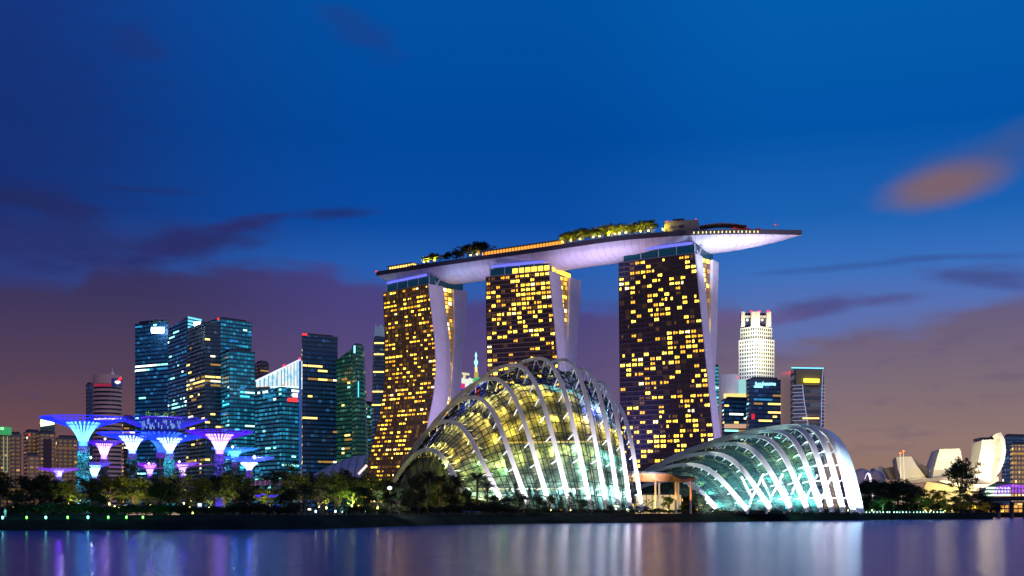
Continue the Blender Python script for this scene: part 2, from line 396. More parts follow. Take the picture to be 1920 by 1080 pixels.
    a, b = A[-1]+u*3+v*2, B[-1]-u*1.0+v*2; cz = 6.5
    mb = MB(); pl = [a, b, b+v*(gap+w2-6), a+v*(gap+w2-6)]
    mb.prism([(p.x, p.y) for p in pl], ZT+.02, ZT+cz); CRN = mb.build('crown', teal_glass, T)
    mb = MB(); e0, e1 = a-v*.4, b-v*.4
    for f in (0, .25, .5, .75, 1): mb.beam(lerp(e0, e1, f)+Vector((0, 0, .1)), lerp(e0, e1, f)+Vector((0, 0, cz+1)), .5)
    mb.beam(e0+Vector((0, 0, 1.0)), e1+Vector((0, 0, 1.0)), .35, .35); mb.build('crown_frame', steelw, CRN)
    s0, s1 = a-v*1.6+Vector((0, 0, cz+1.4)), b-v*1.6+Vector((0, 0, cz+1.4))
    mb = MB().tube([s0+u*1.5, s0+u*3, s1-u*3, s1-u*1.5], 1.0, 8, rf=lambda q: .6 if q in (0, 1) else 1.0); mb.build('lit_soffit_edge', strip_blue, CRN, smooth=True)  # glowing tube stands in for the light on the soffit edge
    mb = MB(); pb = B[-1]+u*.2+v*(t1*.55); 
    mb.beam(pb, pb+Vector((0, 0, 12))-u*5-v*1, .8); mb.build('strut', steelw, T); MB().beam(pb, pb+Vector((0, 0, 11))+v*7, .8).build('strut', steelw, T)
    tg = B[30]+v*20
    for az_ in (0,): light('SPOT', tg+u*(20 if seed == 3 else 45)+Vector((0, -85, -70)), (208, 182, 255), 330000, T, 2, tg+Vector((0, 0, 10)), 110, 1.0, 'wash_light')
    winset(T, items)
    return T, u, v, A, B, fr
T1 = hotel_tower('leftmost hotel tower, bowed outward at its foot, with the densest warm room lights', [(532, 718), (560, 719), (620, 722), (700, 722), (745, 718), (790, 709), (830, 700), (900, 682), (958, 668)],
    [(528, 803), (570, 808), (640, 816), (690, 818), (740, 814), (790, 804), (830, 796), (900, 780), (958, 765)], 1036, 995, 10, 15.5, 27, [(530, 850), (590, 852), (640, 853), (700, 848), (760, 844), (850, 834), (958, 815)], 1017, 16,
    [(533, 877), (590, 874), (640, 871), (700, 866), (760, 862), (850, 850), (958, 832)], 14, lambda f, x: .56+(.15 if f > .8 else 0)-(.3 if .36 < f < .42 else 0)+(.1 if f < .33 else 0), hglass1, ledge_w, 3, .55)
T2 = hotel_tower('middle hotel tower rising behind the tall ribbed glasshouse, with its crown lit yellow', [(512, 911), (600, 912), (700, 914), (958, 916)],
    [(500, 1029), (560, 1035), (640, 1043), (700, 1048), (800, 1052), (958, 1056)], 966, 941, 10, 19, 30, [(506, 1070), (600, 1067), (690, 1064), (958, 1056)], 966, 17,
    [(508, 1091), (600, 1086), (690, 1080), (958, 1070)], 13, lambda f, x: .42+(.32 if f > .82 else 0)+(.05 if x > .3 else -.1), hglass, ledge_w, 5)
T3 = hotel_tower('rightmost hotel tower, the nearest and darkest, with scattered square yellow windows', [(488, 1160), (700, 1162), (850, 1164), (958, 1165)],
    [(470, 1303), (600, 1316), (700, 1326), (812, 1338), (958, 1352)], 910, 877, 10, 11, 25, [(478, 1337), (560, 1335), (620, 1332), (700, 1330), (958, 1325)], 898, 13,
    [(483, 1348), (560, 1346), (620, 1345), (700, 1341), (958, 1333)], 14, lambda f, x: (.50 if x > .12 else .12), hglass, ledge_m, 9)
# yellow lit crown on the middle tower
a, bb = T2[3][-1], T2[4][-1]; sg_ = []
for f in (.45, .55, .65, .75, .85, .95): sg_.append(lambda mb, f=f: mb.box(lerp(a, bb, f)+T2[2]*1.7+Vector((0, 0, 3.1)), (4.2, .3, 3.6), math.atan2(T2[1].y, T2[1].x)))
for f in range(5): sg_.append(lambda mb, f=f: mb.box(bb+T2[2]*(10+f*7)+Vector((0, 0, 3.1))-T2[1]*.7, (6, .3, 3.4), math.atan2(T2[2].y, T2[2].x)))
pieces('crown_window', ylw[1], T2[0], sg_)
light('POINT', tuple(bb+Vector((3, 8, 5))), (255, 200, 70), 9000, T2[0], 1)
# ------------------------------------------------------------------ sky deck
near = [(706, 1037), (800, 1003), (900, 973), (1040, 934), (1160, 901), (1290, 884), (1400, 880), (1503, 884)]
ZD = 205.0
hullm = pmat('hull_panels', (.66, .63, .66), .5, nz=.08, nscale=.12)
deckm = pmat('deck_parapet', (.045, .04, .05), .6)
NS = 60
import bisect
cx0 = []
Dd = lambda px: interp(near, px)
NE = [Vector(((px-CX)/F*Dd(px), Dd(px), 0)) for px in [706+(1503-706)*i/NS for i in range(NS+1)]]
# smooth the plan curve
for _ in range(12): NE = [NE[0]]+[(NE[i-1]+NE[i]*2+NE[i+1])/4 for i in range(1, NS)]+[NE[-1]]
def nrm(i):
    d = NE[min(i+1, NS)]-NE[max(i-1, 0)]; d.normalize(); q = Vector((-d.y, d.x, 0)); return q if q.y > 0 else -q
hw = lambda s: 19.0*min(1, max(.0, 1-(max(0, .10-s)/.10)**2.2))**.5*min(1, max(0, 1-(max(0, s-.70)/.30)**2.4))**.62 if 0 < s < 1 else 0.02
CL = []
for i in range(NS+1):
    s = i/NS; CL.append((NE[i]+nrm(i)*(19*min(1, .25+1*min(s, 1-s)/.1) if False else 0), nrm(i), max(.02, hw(s))))
# centreline: near edge + half width (tips keep the near edge)
SK = thing('sky_deck', 'long boat-shaped deck with a glowing pale hull laid across the three hotel towers', 'sky deck', tuple(NE[NS//2]+Vector((0, 10, ZD-14))))
hull = MB(); par = MB(); top = MB()
def hd(s): return 13.5*min(1, (s/.045))**.5*(1 if s < .60 else max(0.0, 1-((s-.60)/.40)**2.0)**.75+.04)
rows = []; prow = []
secs = []
for i in range(NS+1):
    p, n_, h_ = CL[i]; s = i/NS; c = p+n_*h_; d = max(.4, hd(s)); row = []
    for a in range(0, 17):
        th = math.pi*a/16; row.append(c+n_*(-h_*math.cos(th))+Vector((0, 0, ZD-2.2-(d-2.2 if d > 2.3 else .1)*math.sin(th)**.8)))
    rows.append(row); secs.append((c, n_, h_))
hull.loft(rows); hull.build('hull', hullm, SK, smooth=True)
par.loft([[c-n_*h_+Vector((0, 0, ZD-2.2)), c-n_*(h_+.5)+Vector((0, 0, ZD-2.0)), c-n_*(h_+.5)+Vector((0, 0, ZD+1.3)), c-n_*(h_+.1)+Vector((0, 0, ZD+1.3)), c-n_*h_+Vector((0, 0, ZD)), c+n_*h_+Vector((0, 0, ZD)),
   c+n_*(h_+.1)+Vector((0, 0, ZD+1.3)), c+n_*(h_+.5)+Vector((0, 0, ZD-2.0)), c+n_*h_+Vector((0, 0, ZD-2.2))] for c, n_, h_ in secs]); par.build('deck', deckm, SK)
mb = MB()
for i in range(2, NS-1):
    c, n_, h_ = secs[i]; mb.tube([rows[i][a]+Vector((0, 0, -.05)) for a in range(0, 12)], .10, 3, cap=False)
mb.build('panel_seams', pmat('seam', (.3, .28, .3), .7), SK)
def dk(px, back=2.0, z=0.0):
    """point on the deck, px along the photo, `back` metres in from the near edge"""
    s = max(0, min(.9999, (px-706)/(1503-706)))*NS; i = int(s); f = s-i
    c = secs[i][0].lerp(secs[i+1][0], f); n_ = secs[i][1]; h_ = lerp(secs[i][2], secs[i+1][2], f)
    # walk to the station that projects to px
    return c-n_*h_+n_*back+Vector((0, 0, ZD+z))
def dkr(px):
    a, b = dk(px-6), dk(px+6); return math.atan2((b-a).y, (b-a).x)
red = emat('red_beacon', (255, 40, 30), 2.5)
mb = MB().lathe([(0, 0), (.9, .3), (.9, 1.2), (0, 1.6)], 8, tuple(dk(706, .2)+Vector((0, 0, .5)))); mb.build('beacon', red, SK)
# lamps washing the hull from the tower tops
def hl(px, back, dz, tx, tb, tz, col, e, size=100):
    p = dk(px, back); q = dk(tx, tb); light('SPOT', (p.x, p.y, ZD+dz), col, e*.5, SK, .8, (q.x, q.y, ZD+tz), size, .9, 'hull_light')
for (px, back, dz, tx, tb, col, e, sz) in [
        (842, -16, -30, 862, 8, (165, 205, 255), 22000, 100), (872, -22, -44, 885, 10, (185, 200, 255), 45000, 90), (905, -14, -30, 890, 8, (210, 190, 255), 20000, 100),
        (1062, -16, -32, 1075, 8, (225, 195, 255), 30000, 110), (1090, -26, -48, 1095, 10, (215, 200, 255), 90000, 95), (1125, -30, -50, 1125, 10, (225, 205, 255), 110000, 95), (1152, -18, -32, 1140, 8, (215, 200, 255), 50000, 105),
        (1335, -22, -34, 1350, 8, (200, 215, 255), 110000, 105), (1352, -30, -50, 1375, 8, (210, 210, 255), 190000, 90), (1360, -34, -52, 1415, 8, (225, 215, 255), 260000, 70), (1362, -34, -50, 1455, 6, (235, 210, 255), 300000, 50), (1340, 30, -40, 1400, 22, (210, 210, 255), 120000, 90),
        (722, -12, -28, 728, 4, (190, 225, 225), 8000, 80), (1000, -14, -26, 1000, 6, (255, 190, 150), 3500, 110), (960, -14, -26, 960, 6, (230, 190, 200), 3500, 110), (780, -14, -26, 780, 6, (255, 180, 140), 5000, 110), (1230, -14, -26, 1230, 6, (255, 185, 160), 6000, 110), (1190, -14, -26, 1190, 6, (225, 185, 230), 8000, 110)]:
    hl(px, back, dz, tx, tb, -8, col, e, sz)
# things standing on the deck
pav = emat('warm_interior', (255, 205, 110), 2.0); pavo = emat('amber_interior', (248, 160, 64), 1.5)
roofm = pmat('flat_roof', (.05, .045, .05), .7); brick = pmat('clad_block', (.22, .18, .18), .8, nz=.1)
def strip_pavilion(name, label, p0, p1, h, dep, glow, nposts, cat='pavilion'):
    a, b_ = dk(p0, 3), dk(p1, 3); ax = (b_-a).normalized(); bx = Vector((-ax.y, ax.x, 0)); L = (b_-a).length
    T = thing(name, label, cat, tuple((a+b_)/2))
    ang = math.atan2(ax.y, ax.x); c = (a+b_)/2+bx*dep/2
    MB().box(c+Vector((0, 0, h+.25)), (L+1, dep+1.2, .5), ang).build('roof', roofm, T)
    MB().box(c+bx*1.0+Vector((0, 0, h/2)), (L-.5, dep-2.4, h), ang).build('lit_interior', glow, T)
    pieces('post', roofm, T, [lambda mb, i=i: mb.box(lerp(a, b_, (i+.5)/nposts)+Vector((0, 0, h/2)), (.35, .35, h), ang) for i in range(nposts)])
    sg_ = []
    for i in range(nposts*2):
        if R_.random() < .55: sg_.append(lambda mb, q=lerp(a, b_, (i+R_.random())/(nposts*2))+bx*.3+Vector((0, 0, .6)), d=(R_.uniform(.6, 1.8), .6, R_.uniform(1, 2)): mb.box(q, d, ang))
    pieces('planter', pmat('dark_hedge', (.02, .035, .01), .9), T, sg_)
    return T
strip_pavilion('lounge_pavilion', 'low lit pavilion on the far left end of the rooftop deck', 722, 768, 4.6, 6, pav, 9)
strip_pavilion('terrace_restaurant', 'long amber lit terrace between the two tree groups on the rooftop deck', 897, 1046, 5.2, 7, pavo, 26, 'restaurant')
c = dk(1275, 12); ang = dkr(1275)
T = thing('plant_room', 'blocky windowless plant room standing highest on the rooftop deck', 'rooftop block', tuple(c))
MB().box(c+Vector((0, 0, 4.5)), (24, 12, 11.5), ang).build('walls', brick, T)
MB().box(c+Vector((-2, 0, 11.2)), (8, 7, 2), ang).build('roof_box', deckm, T)
mb = MB(); mb.box(c+Vector((-1, -6.1, 6)), (4, .3, 2.0), ang); mb.box(c+Vector((-1, -6.4, 1.5)), (6, .3, 3), ang); mb.build('louvre', deckm, T)
for dx in (-11, 9.5): MB().lathe([(.1, 0), (.45, .1), (.45, .7), (0, .9)], 8, tuple(c+Vector((dx*math.cos(ang), dx*math.sin(ang)-5, 10.3+(1.9 if dx > 0 else 0)*0)))).build('beacon', red, T)
# curved-roof restaurant
T = thing('rooftop_restaurant', 'arched dark-roofed restaurant with orange lit front on the right part of the deck', 'restaurant', tuple(dk(1350, 8)))
mb = MB(); rw = []
for i in range(13):
    px = 1312+(1402-1312)*i/12; s = i/12; zz = 3.6+2.4*math.sin(math.pi*min(1, s*.85+.1)); rw.append([dk(px, 1.5, zz), dk(px, 1.5, zz+.5), dk(px, 16, zz+.8), dk(px, 16, zz+.2)])
mb.loft(rw, closed=True); mb.build('roof', deckm, T)
pieces('lit_window', pavo, T, [lambda mb, px=1330+i*6.2: mb.beam(dk(px-2.2, 4, 1.9), dk(px+2.2, 4, 1.9), 2.6, .3) for i in range(11) if i % 4 != 3])
pieces('post', deckm, T, [lambda mb, px=1327+i*6.2: mb.beam(dk(px, 2, 0), dk(px, 2, 4.6), .3) for i in range(12)])
# lamps in a row below the parapet
lampy = emat('deck_lamp_glow', (255, 236, 150), 1.6)
for i in range(17):
    px = 1303+i*7.4; 
    T = thing('deck_lamp', 'small pale yellow lamp in the row along the right side of the deck', 'lamp', tuple(dk(px, -.7, -1.2)), 'row of small lamps along the deck side')
    MB().box(dk(px, -.75, -.6), (.8, .3, 1.5), dkr(px)).build('lamp_glass', lampy, T)
    MB().box(dk(px, -.7, .35), (1.1, .5, .25), dkr(px)).build('lamp_cap', deckm, T)
# red parasols
redc = pmat('red_canvas', (.45, .03, .04), .8, em=s2l((200, 30, 40)), es=.22)
for i in range(9):
    px = 1378+i*7.6; p = dk(px, 3.5+(i % 3)*2)
    T = thing('parasol', 'small red parasol on the terrace right of the rooftop restaurant', 'parasol', tuple(p), 'red parasols on the rooftop terrace')
    MB().lathe([(1.9, 3.0-i*.12), (1.0, 3.5-i*.12), (.05, 3.9-i*.12)], 8, tuple(p), cap=False).build('canopy', redc, T)
    MB().tube([p, p+Vector((0, 0, 3.8-i*.12))], .08, 5).build('pole', steelw, T)
# cross mast
p = dk(1457, 4); T = thing('antenna_mast', 'thin mast with a crossbar near the right tip of the deck', 'mast', tuple(p))
MB().tube([p, p+Vector((0, 0, 8.5))], .18, 6).build('pole', steelw, T); MB().beam(p+Vector((-2.6, 0, 5.6)), p+Vector((2.6, 0, 5.6)), .5).build('crossbar', steelw, T)
MB().lathe([(0, 0), (.3, .1), (.3, .5), (0, .7)], 6, tuple(p+Vector((0, -.3, 5.5)))).build('beacon', red, T)
# visitors at the tip
def person_mesh(name, seed):
    r = random.Random(seed); sw = r.uniform(.1, .3)
    me = bpy.data.meshes.new(name)
    vs = [(0, 0, .95), (0, 0, 1.2), (0, 0, 1.45), (0, 0, 1.55), (0, .02, 1.68), (.1, 0, .9), (.13, -.04, .5), (.14, .02, .06), (.14, -.12, .03), (-.1, 0, .9), (-.12, .04, .5), (-.13, .02, .06), (-.13, -.12, .03),
          (.2, 0, 1.42), (.27, -.05, 1.15), (.24, -sw, .92), (-.2, 0, 1.42), (-.27, -.05, 1.15), (-.24, -sw-.1, .95)]
    es = [(0, 1), (1, 2), (2, 3), (3, 4), (0, 5), (5, 6), (6, 7), (7, 8), (0, 9), (9, 10), (10, 11), (11, 12), (2, 13), (13, 14), (14, 15), (2, 16), (16, 17), (17, 18)]
    me.from_pydata(vs, es, []); o = bpy.data.objects.new(name, me); C.objects.link(o)
    md = o.modifiers.new('skin', 'SKIN'); sv = me.skin_vertices[0].data
    for i, q in enumerate([.16, .15, .17, .06, .11, .1, .07, .05, .04, .1, .07, .05, .04, .07, .05, .04, .07, .05, .04]): sv[i].radius = (q, q*.8)
    sv[0].use_root = True
    dg = bpy.context.evaluated_depsgraph_get(); ev = bpy.data.meshes.new_from_object(o.evaluated_get(dg)); bpy.data.objects.remove(o); return ev
cloths = [pmat('dark_clothes', (.04, .04, .06), .9), pmat('pale_clothes', (.3, .3, .34), .9), pmat('blue_clothes', (.05, .09, .2), .9)]
pms = []
for i in range(3):
    me = person_mesh('person', i); me.materials.append(cloths[i]); pms.append(me)
for i in range(14):
    px = 1442+i*4.3+R_.uniform(-1, 1); p = dk(px, .8+R_.random()*1.2)
    o = bpy.data.objects.new('person', pms[i % 3]); C.objects.link(o); o.location = p; o.rotation_euler = (0, 0, R_.uniform(-1, 1))
    tag(o, 'standing visitor in plain clothes on the open right tip of the rooftop deck', 'person', 'visitors on the tip of the deck')
# ------------------------------------------------------------------ glasshouses
def bez(p0, p1, p2, p3, t):
    a = 1-t; return tuple(a*a*a*q0+3*a*a*t*q1+3*a*t*t*q2+t*t*t*q3 for q0, q1, q2, q3 in zip(p0, p1, p2, p3))
def glassm(name, tint, op=.75, rough=.08):
    m = bpy.data.materials.new(name); m.use_nodes = True; k = NT(m.node_tree)
    tr = k.n('ShaderNodeBsdfTransparent'); tr.inputs[0].default_value = (*tint, 1)
    gl = k.n('ShaderNodeBsdfGlossy'); gl.inputs['Roughness'].default_value = rough; gl.inputs[0].default_value = (.8, .85, .9, 1)
    fr = k.n('ShaderNodeFresnel'); fr.inputs[0].default_value = 1.45
    mx = k.n('ShaderNodeMixShader'); k.t.links.new(k.m('MINIMUM', k.m('MULTIPLY', fr.outputs[0], .22), .15), mx.inputs[0])
    k.t.links.new(tr.outputs[0], mx.inputs[1]); k.t.links.new(gl.outputs[0], mx.inputs[2])
    k.t.links.new(mx.outputs[0], k.n('ShaderNodeOutputMaterial').inputs[0]); return m
shellg = glassm('conservatory_glass', (.86, .93, .9))
mull = pmat('dark_glazing_bars', (.006, .007, .006), .6, spec=.1)
mullw = pmat('pale_glazing_bars', (.5, .52, .52), .5)
ribm = pmat('white_steel_rib', (.66, .60, .52), .5, nz=.05, nscale=.2)
strutm = pmat('white_struts', (.7, .72, .74), .5)
def plantm(name, cols, scale, bump=True):
    m = bpy.data.materials.new(name); m.use_nodes = True; k = NT(m.node_tree); MATS[name] = m
    b = k.n('ShaderNodeBsdfPrincipled'); k.t.links.new(b.outputs[0], k.n('ShaderNodeOutputMaterial').inputs[0])
    o = k.n('ShaderNodeTexCoord').outputs['Object']; f = k.noise(o, scale, 6, .72)
    k.put(b.inputs['Base Color'], k.ramp(f, [(.34, cols[0]), (.46, cols[1]), (.56, cols[2]), (.68, cols[3])])); b.inputs['Roughness'].default_value = .8
    bp = k.n('ShaderNodeBump'); bp.inputs['Strength'].default_value = 1; bp.inputs['Distance'].default_value = 1.5
    k.t.links.new(f, bp.inputs['Height']); k.t.links.new(bp.outputs[0], b.inputs['Normal']); return m
def dome(T, ribs, DF, DA, DB, rw, inset, sub, nseg, ground=3.0, ringstep=1, barr=.17, bars=None, wide_last=False):
    """ribs: (foot px,py),(apex),(back px,py),k1,k2 -> curves foot..apex..back in world space"""
    curves = []
    for (fp, ap, bp_, k1, k2, dxo) in ribs:
        P = []
        df, da, db = DF+dxo, DA+dxo, DB+dxo
        f = (*fp, df); a = (*ap, da); b = (*bp_, db)
        dx, dy = fp[0]-ap[0], fp[1]-ap[1]
        c1 = (ap[0]+dx*k1, ap[1], da-(da-df)*.35); c2 = (fp[0]-dx*k2, fp[1]-dy*.6, df+(da-df)*.25)
        for i in range(nseg+1): P.append(W(*bez(f, c2, c1, a, i/nseg)))
        dx, dy = ap[0]-bp_[0], bp_[1]-ap[1]
        c1 = (ap[0]-dx*.34, ap[1], da+(db-da)*.35); c2 = (bp_[0]+dx*.28, bp_[1]-dy*.5, db-(db-da)*.2)
        for i in range(1, nseg+1): P.append(W(*bez(a, c1, c2, b, i/nseg)))
        curves.append(P)
    for i, P in enumerate(curves):
        wd = rw(i)
        rows = []
        nn = len(P)
        for j, p in enumerate(P):
            d = (P[min(j+1, nn-1)]-P[max(j-1, 0)]).normalized(); c = (P[0]+P[-1])/2; c.z = 0
            side = d.cross(Vector((0, 1, 0))) if abs(d.y) < .9 else d.cross(Vector((1, 0, 0)))
            side.normalize(); dep = d.cross(side).normalized()
            tp = wd*(1.0 if j < nn*.3 else .72+.28*abs(j/nn-.5)/.2 if abs(j/nn-.5) < .2 else .9)
            rows.append([p+side*tp/2+dep*.55, p-side*tp/2+dep*.55, p-side*tp/2-dep*.55, p+side*tp/2-dep*.55])
        mb = MB(); mb.loft(rows, closed=True); mb.build('rib', ribm, T, smooth=False)
    # glazed shell under the ribs
    def ins(P, k, lift=0):
        c = (P[0]+P[-1])/2; c.z = ground
        # pull towards the base line between the feet
        return [p.lerp(c, k)+Vector((0, 0, lift)) for p in P]
    S = []
    for i in range(len(curves)-1):
        A, B = ins(curves[i], inset), ins(curves[i+1], inset)
        for s in range(sub):
            t = s/sub; S.append([a.lerp(b, t)+((a.lerp(b, t))-(curves[i][0]+curves[i+1][-1])/2)*(.035*math.sin(math.pi*t)*inset/.08) for a, b in zip(A, B)])
    S.append(ins(curves[-1], inset)); 
    g = MB(); g.loft(S); g.build('glass_shell', shellg, T, smooth=True)
    br = MB()
    for r in S: br.tube(r, barr, 3, cap=False)
    for j in range(0, len(S[0]), ringstep): br.tube([r[j] for r in S], barr, 3, cap=False)
    br.build('glazing_bars', bars or mull, T)
    # struts from ribs to shell
    st = []
    for i, P in enumerate(curves):
        q = ins(P, inset)
        for j in range(3, len(P)-3, 4):
            st.append(lambda mb, a=P[j], b=q[j]: mb.beam(a, b, .28))
            if i < len(curves)-1: st.append(lambda mb, a=P[j], b=ins(curves[i+1], inset)[j].lerp(q[j], .6): mb.beam(a, b, .2))
    pieces('strut', strutm, T, st)
    return curves, S
def kk(i, n): return lerp(.42, .48, i/n), lerp(.5, .28, i/n)
cf = []
foots = [(872, 925), (939, 935), (990, 945), (1032, 951), (1071, 953), (1109, 956), (1138, 957), (1161, 957), (1182, 957), (1203, 957)]
apx = [(803, 843), (838, 790), (886, 745), (922, 710), (963, 684), (1011, 672), (1057, 675), (1092, 692), (1122, 716), (1146, 752)]
backs = [(712, 958), (716, 958), (722, 958), (732, 958), (748, 958), (790, 958), (850, 958), (910, 958), (970, 958), (1030, 958)]
for i in range(10): cf.append((foots[i], apx[i], backs[i], *kk(i, 9), -i*1.2))
T = thing('tall_glasshouse', 'tall glass conservatory with pale arched ribs, green lit inside', 'conservatory', tuple(G(960, 470, 3)))
CA, SA = dome(T, cf, 436, 468, 515, lambda i: lerp(1.8, 1.3, i/9), .085, 4, 34, ringstep=2)
TALL = T
# planted hill inside
def hill(name, label, S, k, mat, zlift, amp, cat='planted hill', topk=.0):
    rows = []
    for i, P in enumerate(S[1:-1]):
        c = (P[0]+P[-1])/2; c.z = 3
        rows.append([])
        for j, p in enumerate(P):
            q = p.lerp(c, k); nz = noise.noise(q*.09)*amp+noise.noise(q*.3)*amp*.4
            rows[-1].append(q+(q-c).normalized()*nz)
    mb = MB(); mb.loft(rows)
    for r in (rows[0], rows[-1]):
        c = sum(r, Vector())/len(r)
        for a, b_ in zip(r, r[1:]): mb.face([a, b_, c])
    o = mb.build(name, mat, smooth=True); tag(o, label, cat); return rows
plA = plantm('planted_wall', ((.008, .012, .004), (.05, .06, .028), (.15, .145, .07), (.36, .33, .21)), .28)
HA = hill('planted_hill', 'forested hill of plants inside the tall ribbed conservatory', SA, .10, plA, 0, 2.0)
# lit ring walks and pale lower wall inside
pale_wall = pmat('pale_inner_wall', (.45, .5, .52), .6, nz=.3, nscale=.2)
def ringband(name, label, rows, zs, out, mat, th, cat):
    mb = MB()
    pts = []
    for r in rows:
        for a, b_ in zip(r, r[1:]):
            if a.z <= zs < b_.z:
                q = a.lerp(b_, (zs-a.z)/(b_.z-a.z)); c = (r[0]+r[-1])/2; c.z = q.z; pts.append(q+(q-c).normalized()*out); break
    if len(pts) > 2: tag(mb.tube(pts, th, 5).build(name, mat), label, cat)
    return pts
walkl = emat('walkway_lights', (236, 190, 60), .75)
ringband('lit_walkway', 'curved yellow lit walkway high inside the tall conservatory', HA[8:-6], 29, .9, walkl, .3, 'walkway')
ringband('lit_walkway', 'faint lit walkway low inside the tall conservatory just above the palms', HA[2:-12], 12, .9, walkl, .22, 'walkway')
# inner lamps: warm above, cyan below
GL = MB()
def inner(rows, i, j, col, e, out=2.2, par=None, rad=.5):
    r = rows[i]; q = r[j]; c = (r[0]+r[-1])/2; c.z = 3
    p = q+(q-c).normalized()*out; light('SPOT', p, col, e, par, rad, q-(q-c).normalized()*4, 168, .4, name='garden_light'); return p
rr = random.Random(4)
nr = len(HA)
for i in range(1, nr, 3):
    f = i/nr
    for j, col, e in ((3, (150, 205, 250), 1200+3400*f), (10, (215, 225, 150) if f < .75 else (90, 190, 230), 1500), (17, (250, 212, 95), 2000), (24, (240, 200, 95) if f < .7 else (120, 150, 220), 2200), (30, (230, 200, 110) if f < .6 else (60, 160, 190), 1500), (34, (225, 205, 120) if f < .6 else (70, 150, 190), 2200), (38, (225, 205, 120), 1500)):
        inner(HA, i, j, col, e*rr.uniform(.6, 1.3)*2.3, 2.7, TALL)
for (i, j, col, e) in [(int(nr*.80), 22, (60, 60, 255), 9000), (int(nr*.84), 23, (150, 170, 255), 9000), (int(nr*.6), 10, (190, 240, 255), 4200), (int(nr*.66), 7, (150, 240, 255), 4200), (int(nr*.12), 12, (160, 255, 205), 2200), (int(nr*.2), 8, (150, 255, 210), 2600)]:
    inner(HA, min(i, nr-1), j, col, e, 2.0, TALL)
for (px, D, z, e) in [(800, 452, 12, 2500), (828, 446, 20, 3000), (850, 440, 9, 2500), (765, 470, 8, 2000), (880, 436, 12, 2000), (900, 436, 9, 2200), (930, 434, 7, 2000)]: light('SPOT', G(px, D, z), (215, 225, 120), e*2.6, TALL, .5, G(px, D+22, z+2), 150, 1.0, name='garden_light')
# --------- low wide glasshouse
ff = [(1342, 951), (1402, 957), (1446, 956), (1484, 956), (1515, 958), (1540, 959), (1560, 960), (1581, 961), (1600, 961)]
aa = [(1268, 900), (1290, 871), (1330, 850), (1372, 832), (1414, 818), (1452, 808), (1482, 801), (1502, 798), (1516, 800)]
bbk = [(1120, 958), (1112, 958), (1108, 958), (1106, 958), (1104, 958), (1104, 958), (1104, 958), (1104, 958), (1104, 958)]
wf = []
for i in range(9): wf.append((ff[i], aa[i], bbk[i], lerp(.40, .62, i/8), lerp(.42, .30, i/8), i*2.0))
T = thing('wide_glasshouse', 'low wide glass conservatory with brilliant white leaning ribs', 'conservatory', tuple(G(1400, 490, 3)))
WIDE = T
CB, SB = dome(T, wf, 452, 486, 560, lambda i: lerp(1.65, 2.1, i/8), .07, 3, 30, barr=.13, bars=pmat('mid_glazing_bars', (.02, .026, .026), .6, spec=.2))
# broad white end skin beyond the last rib
P = CB[-1]; Q = []
end = ((1621, 961), (1528, 801), (1106, 958), .70, .22, 20)
(fp, ap, bp_, k1, k2, dxo) = end
for i in range(31):
    f = (*fp, 452+dxo); a = (*ap, 490+dxo); dx, dy = fp[0]-ap[0], fp[1]-ap[1]
    Q.append(W(*bez(f, (fp[0]-dx*k2, fp[1]-dy*.55, 460+dxo), (ap[0]+dx*k1, ap[1]+3, 480+dxo), a, i/30)))
mb = MB(); mb.loft([P[:31], Q, [q+Vector((0, 6, -.8)) for q in Q]]); mb.build('end_skin', pmat('frosted_skin', (.6, .68, .70), .45), T, smooth=True)
plB = plantm('garden_planting', ((.004, .012, .008), (.015, .04, .02), (.05, .09, .05), (.12, .16, .09)), .35)
HB = hill('planted_slope', 'dark planted slope inside the wide conservatory', SB, .12, plB, 0, 1.6)
nr = len(HB)
for i in range(1, nr, 3):
    for j, col, e in ((4, (120, 220, 245), 8500), (11, (110, 205, 220), 5500), (18, (170, 205, 150), 2200), (26, (170, 180, 100), 1100), (34, (190, 190, 110), 700)):
        inner(HB, i, j, col, e*rr.uniform(.6, 1.3)*1.9, 2.5, WIDE)
# branching columns inside wide glasshouse
for q, (px, d) in enumerate([(1436, 466), (1470, 470), (1502, 474), (1530, 478), (1400, 464)]):
    b0 = G(px, d, 3); T2_ = thing('branching_column', 'white Y-shaped column inside the wide conservatory', 'column', tuple(b0), 'Y-shaped columns in the wide conservatory')
    MB().tube([b0, b0+Vector((2.0, 0, 6))], .55, 6).build('shaft', strutm, T2_)
    MB().tube([b0+Vector((2.0, 0, 6)), b0+Vector((6.5, 1, 15))], .45, 6).build('branch', strutm, T2_)
    MB().tube([b0+Vector((2.0, 0, 6)), b0+Vector((-1.8, 1, 14))], .45, 6).build('branch', strutm, T2_)
    light('SPOT', b0+Vector((1, -3, 3)), (90, 220, 255), 3500, T2_, .3, b0+Vector((1, 6, 12)), 150, 1.0)
# ground floodlights at the rib feet
lampw = emat('flood_lens', (235, 245, 255), 3.0); housing = pmat('lamp_housing', (.05, .05, .05), .5)
def floodlamp(p, tgt, col, e, size, label, grp, blend=1.0, dist=.8):
    T = thing('floodlight', label, 'floodlight', tuple(p), grp)
    hs_ = MB().box(p+Vector((0, 0, .5)), (.5, .4, .5)).build('housing', housing, T)
    MB().box(p+Vector((0, 0, .8)), (.4, .3, .08)).build('lens', lampw, hs_)
    light('SPOT', p+Vector((0, 0, 1.0)), col, e, T, .35, tgt, size, blend); return T
for i, P in enumerate(CA):
    f = P[0]; g = P[12]; o = Vector((-1.5, -7.5, 0))
    if i == 0: continue
    floodlamp(Vector((f.x+o.x, f.y+o.y, 3.1)), P[10], (225, 228, 255), lerp(60000, 110000, i/9), 75, 'ground floodlight at the foot of a rib of the tall conservatory', 'floodlights of the tall conservatory')
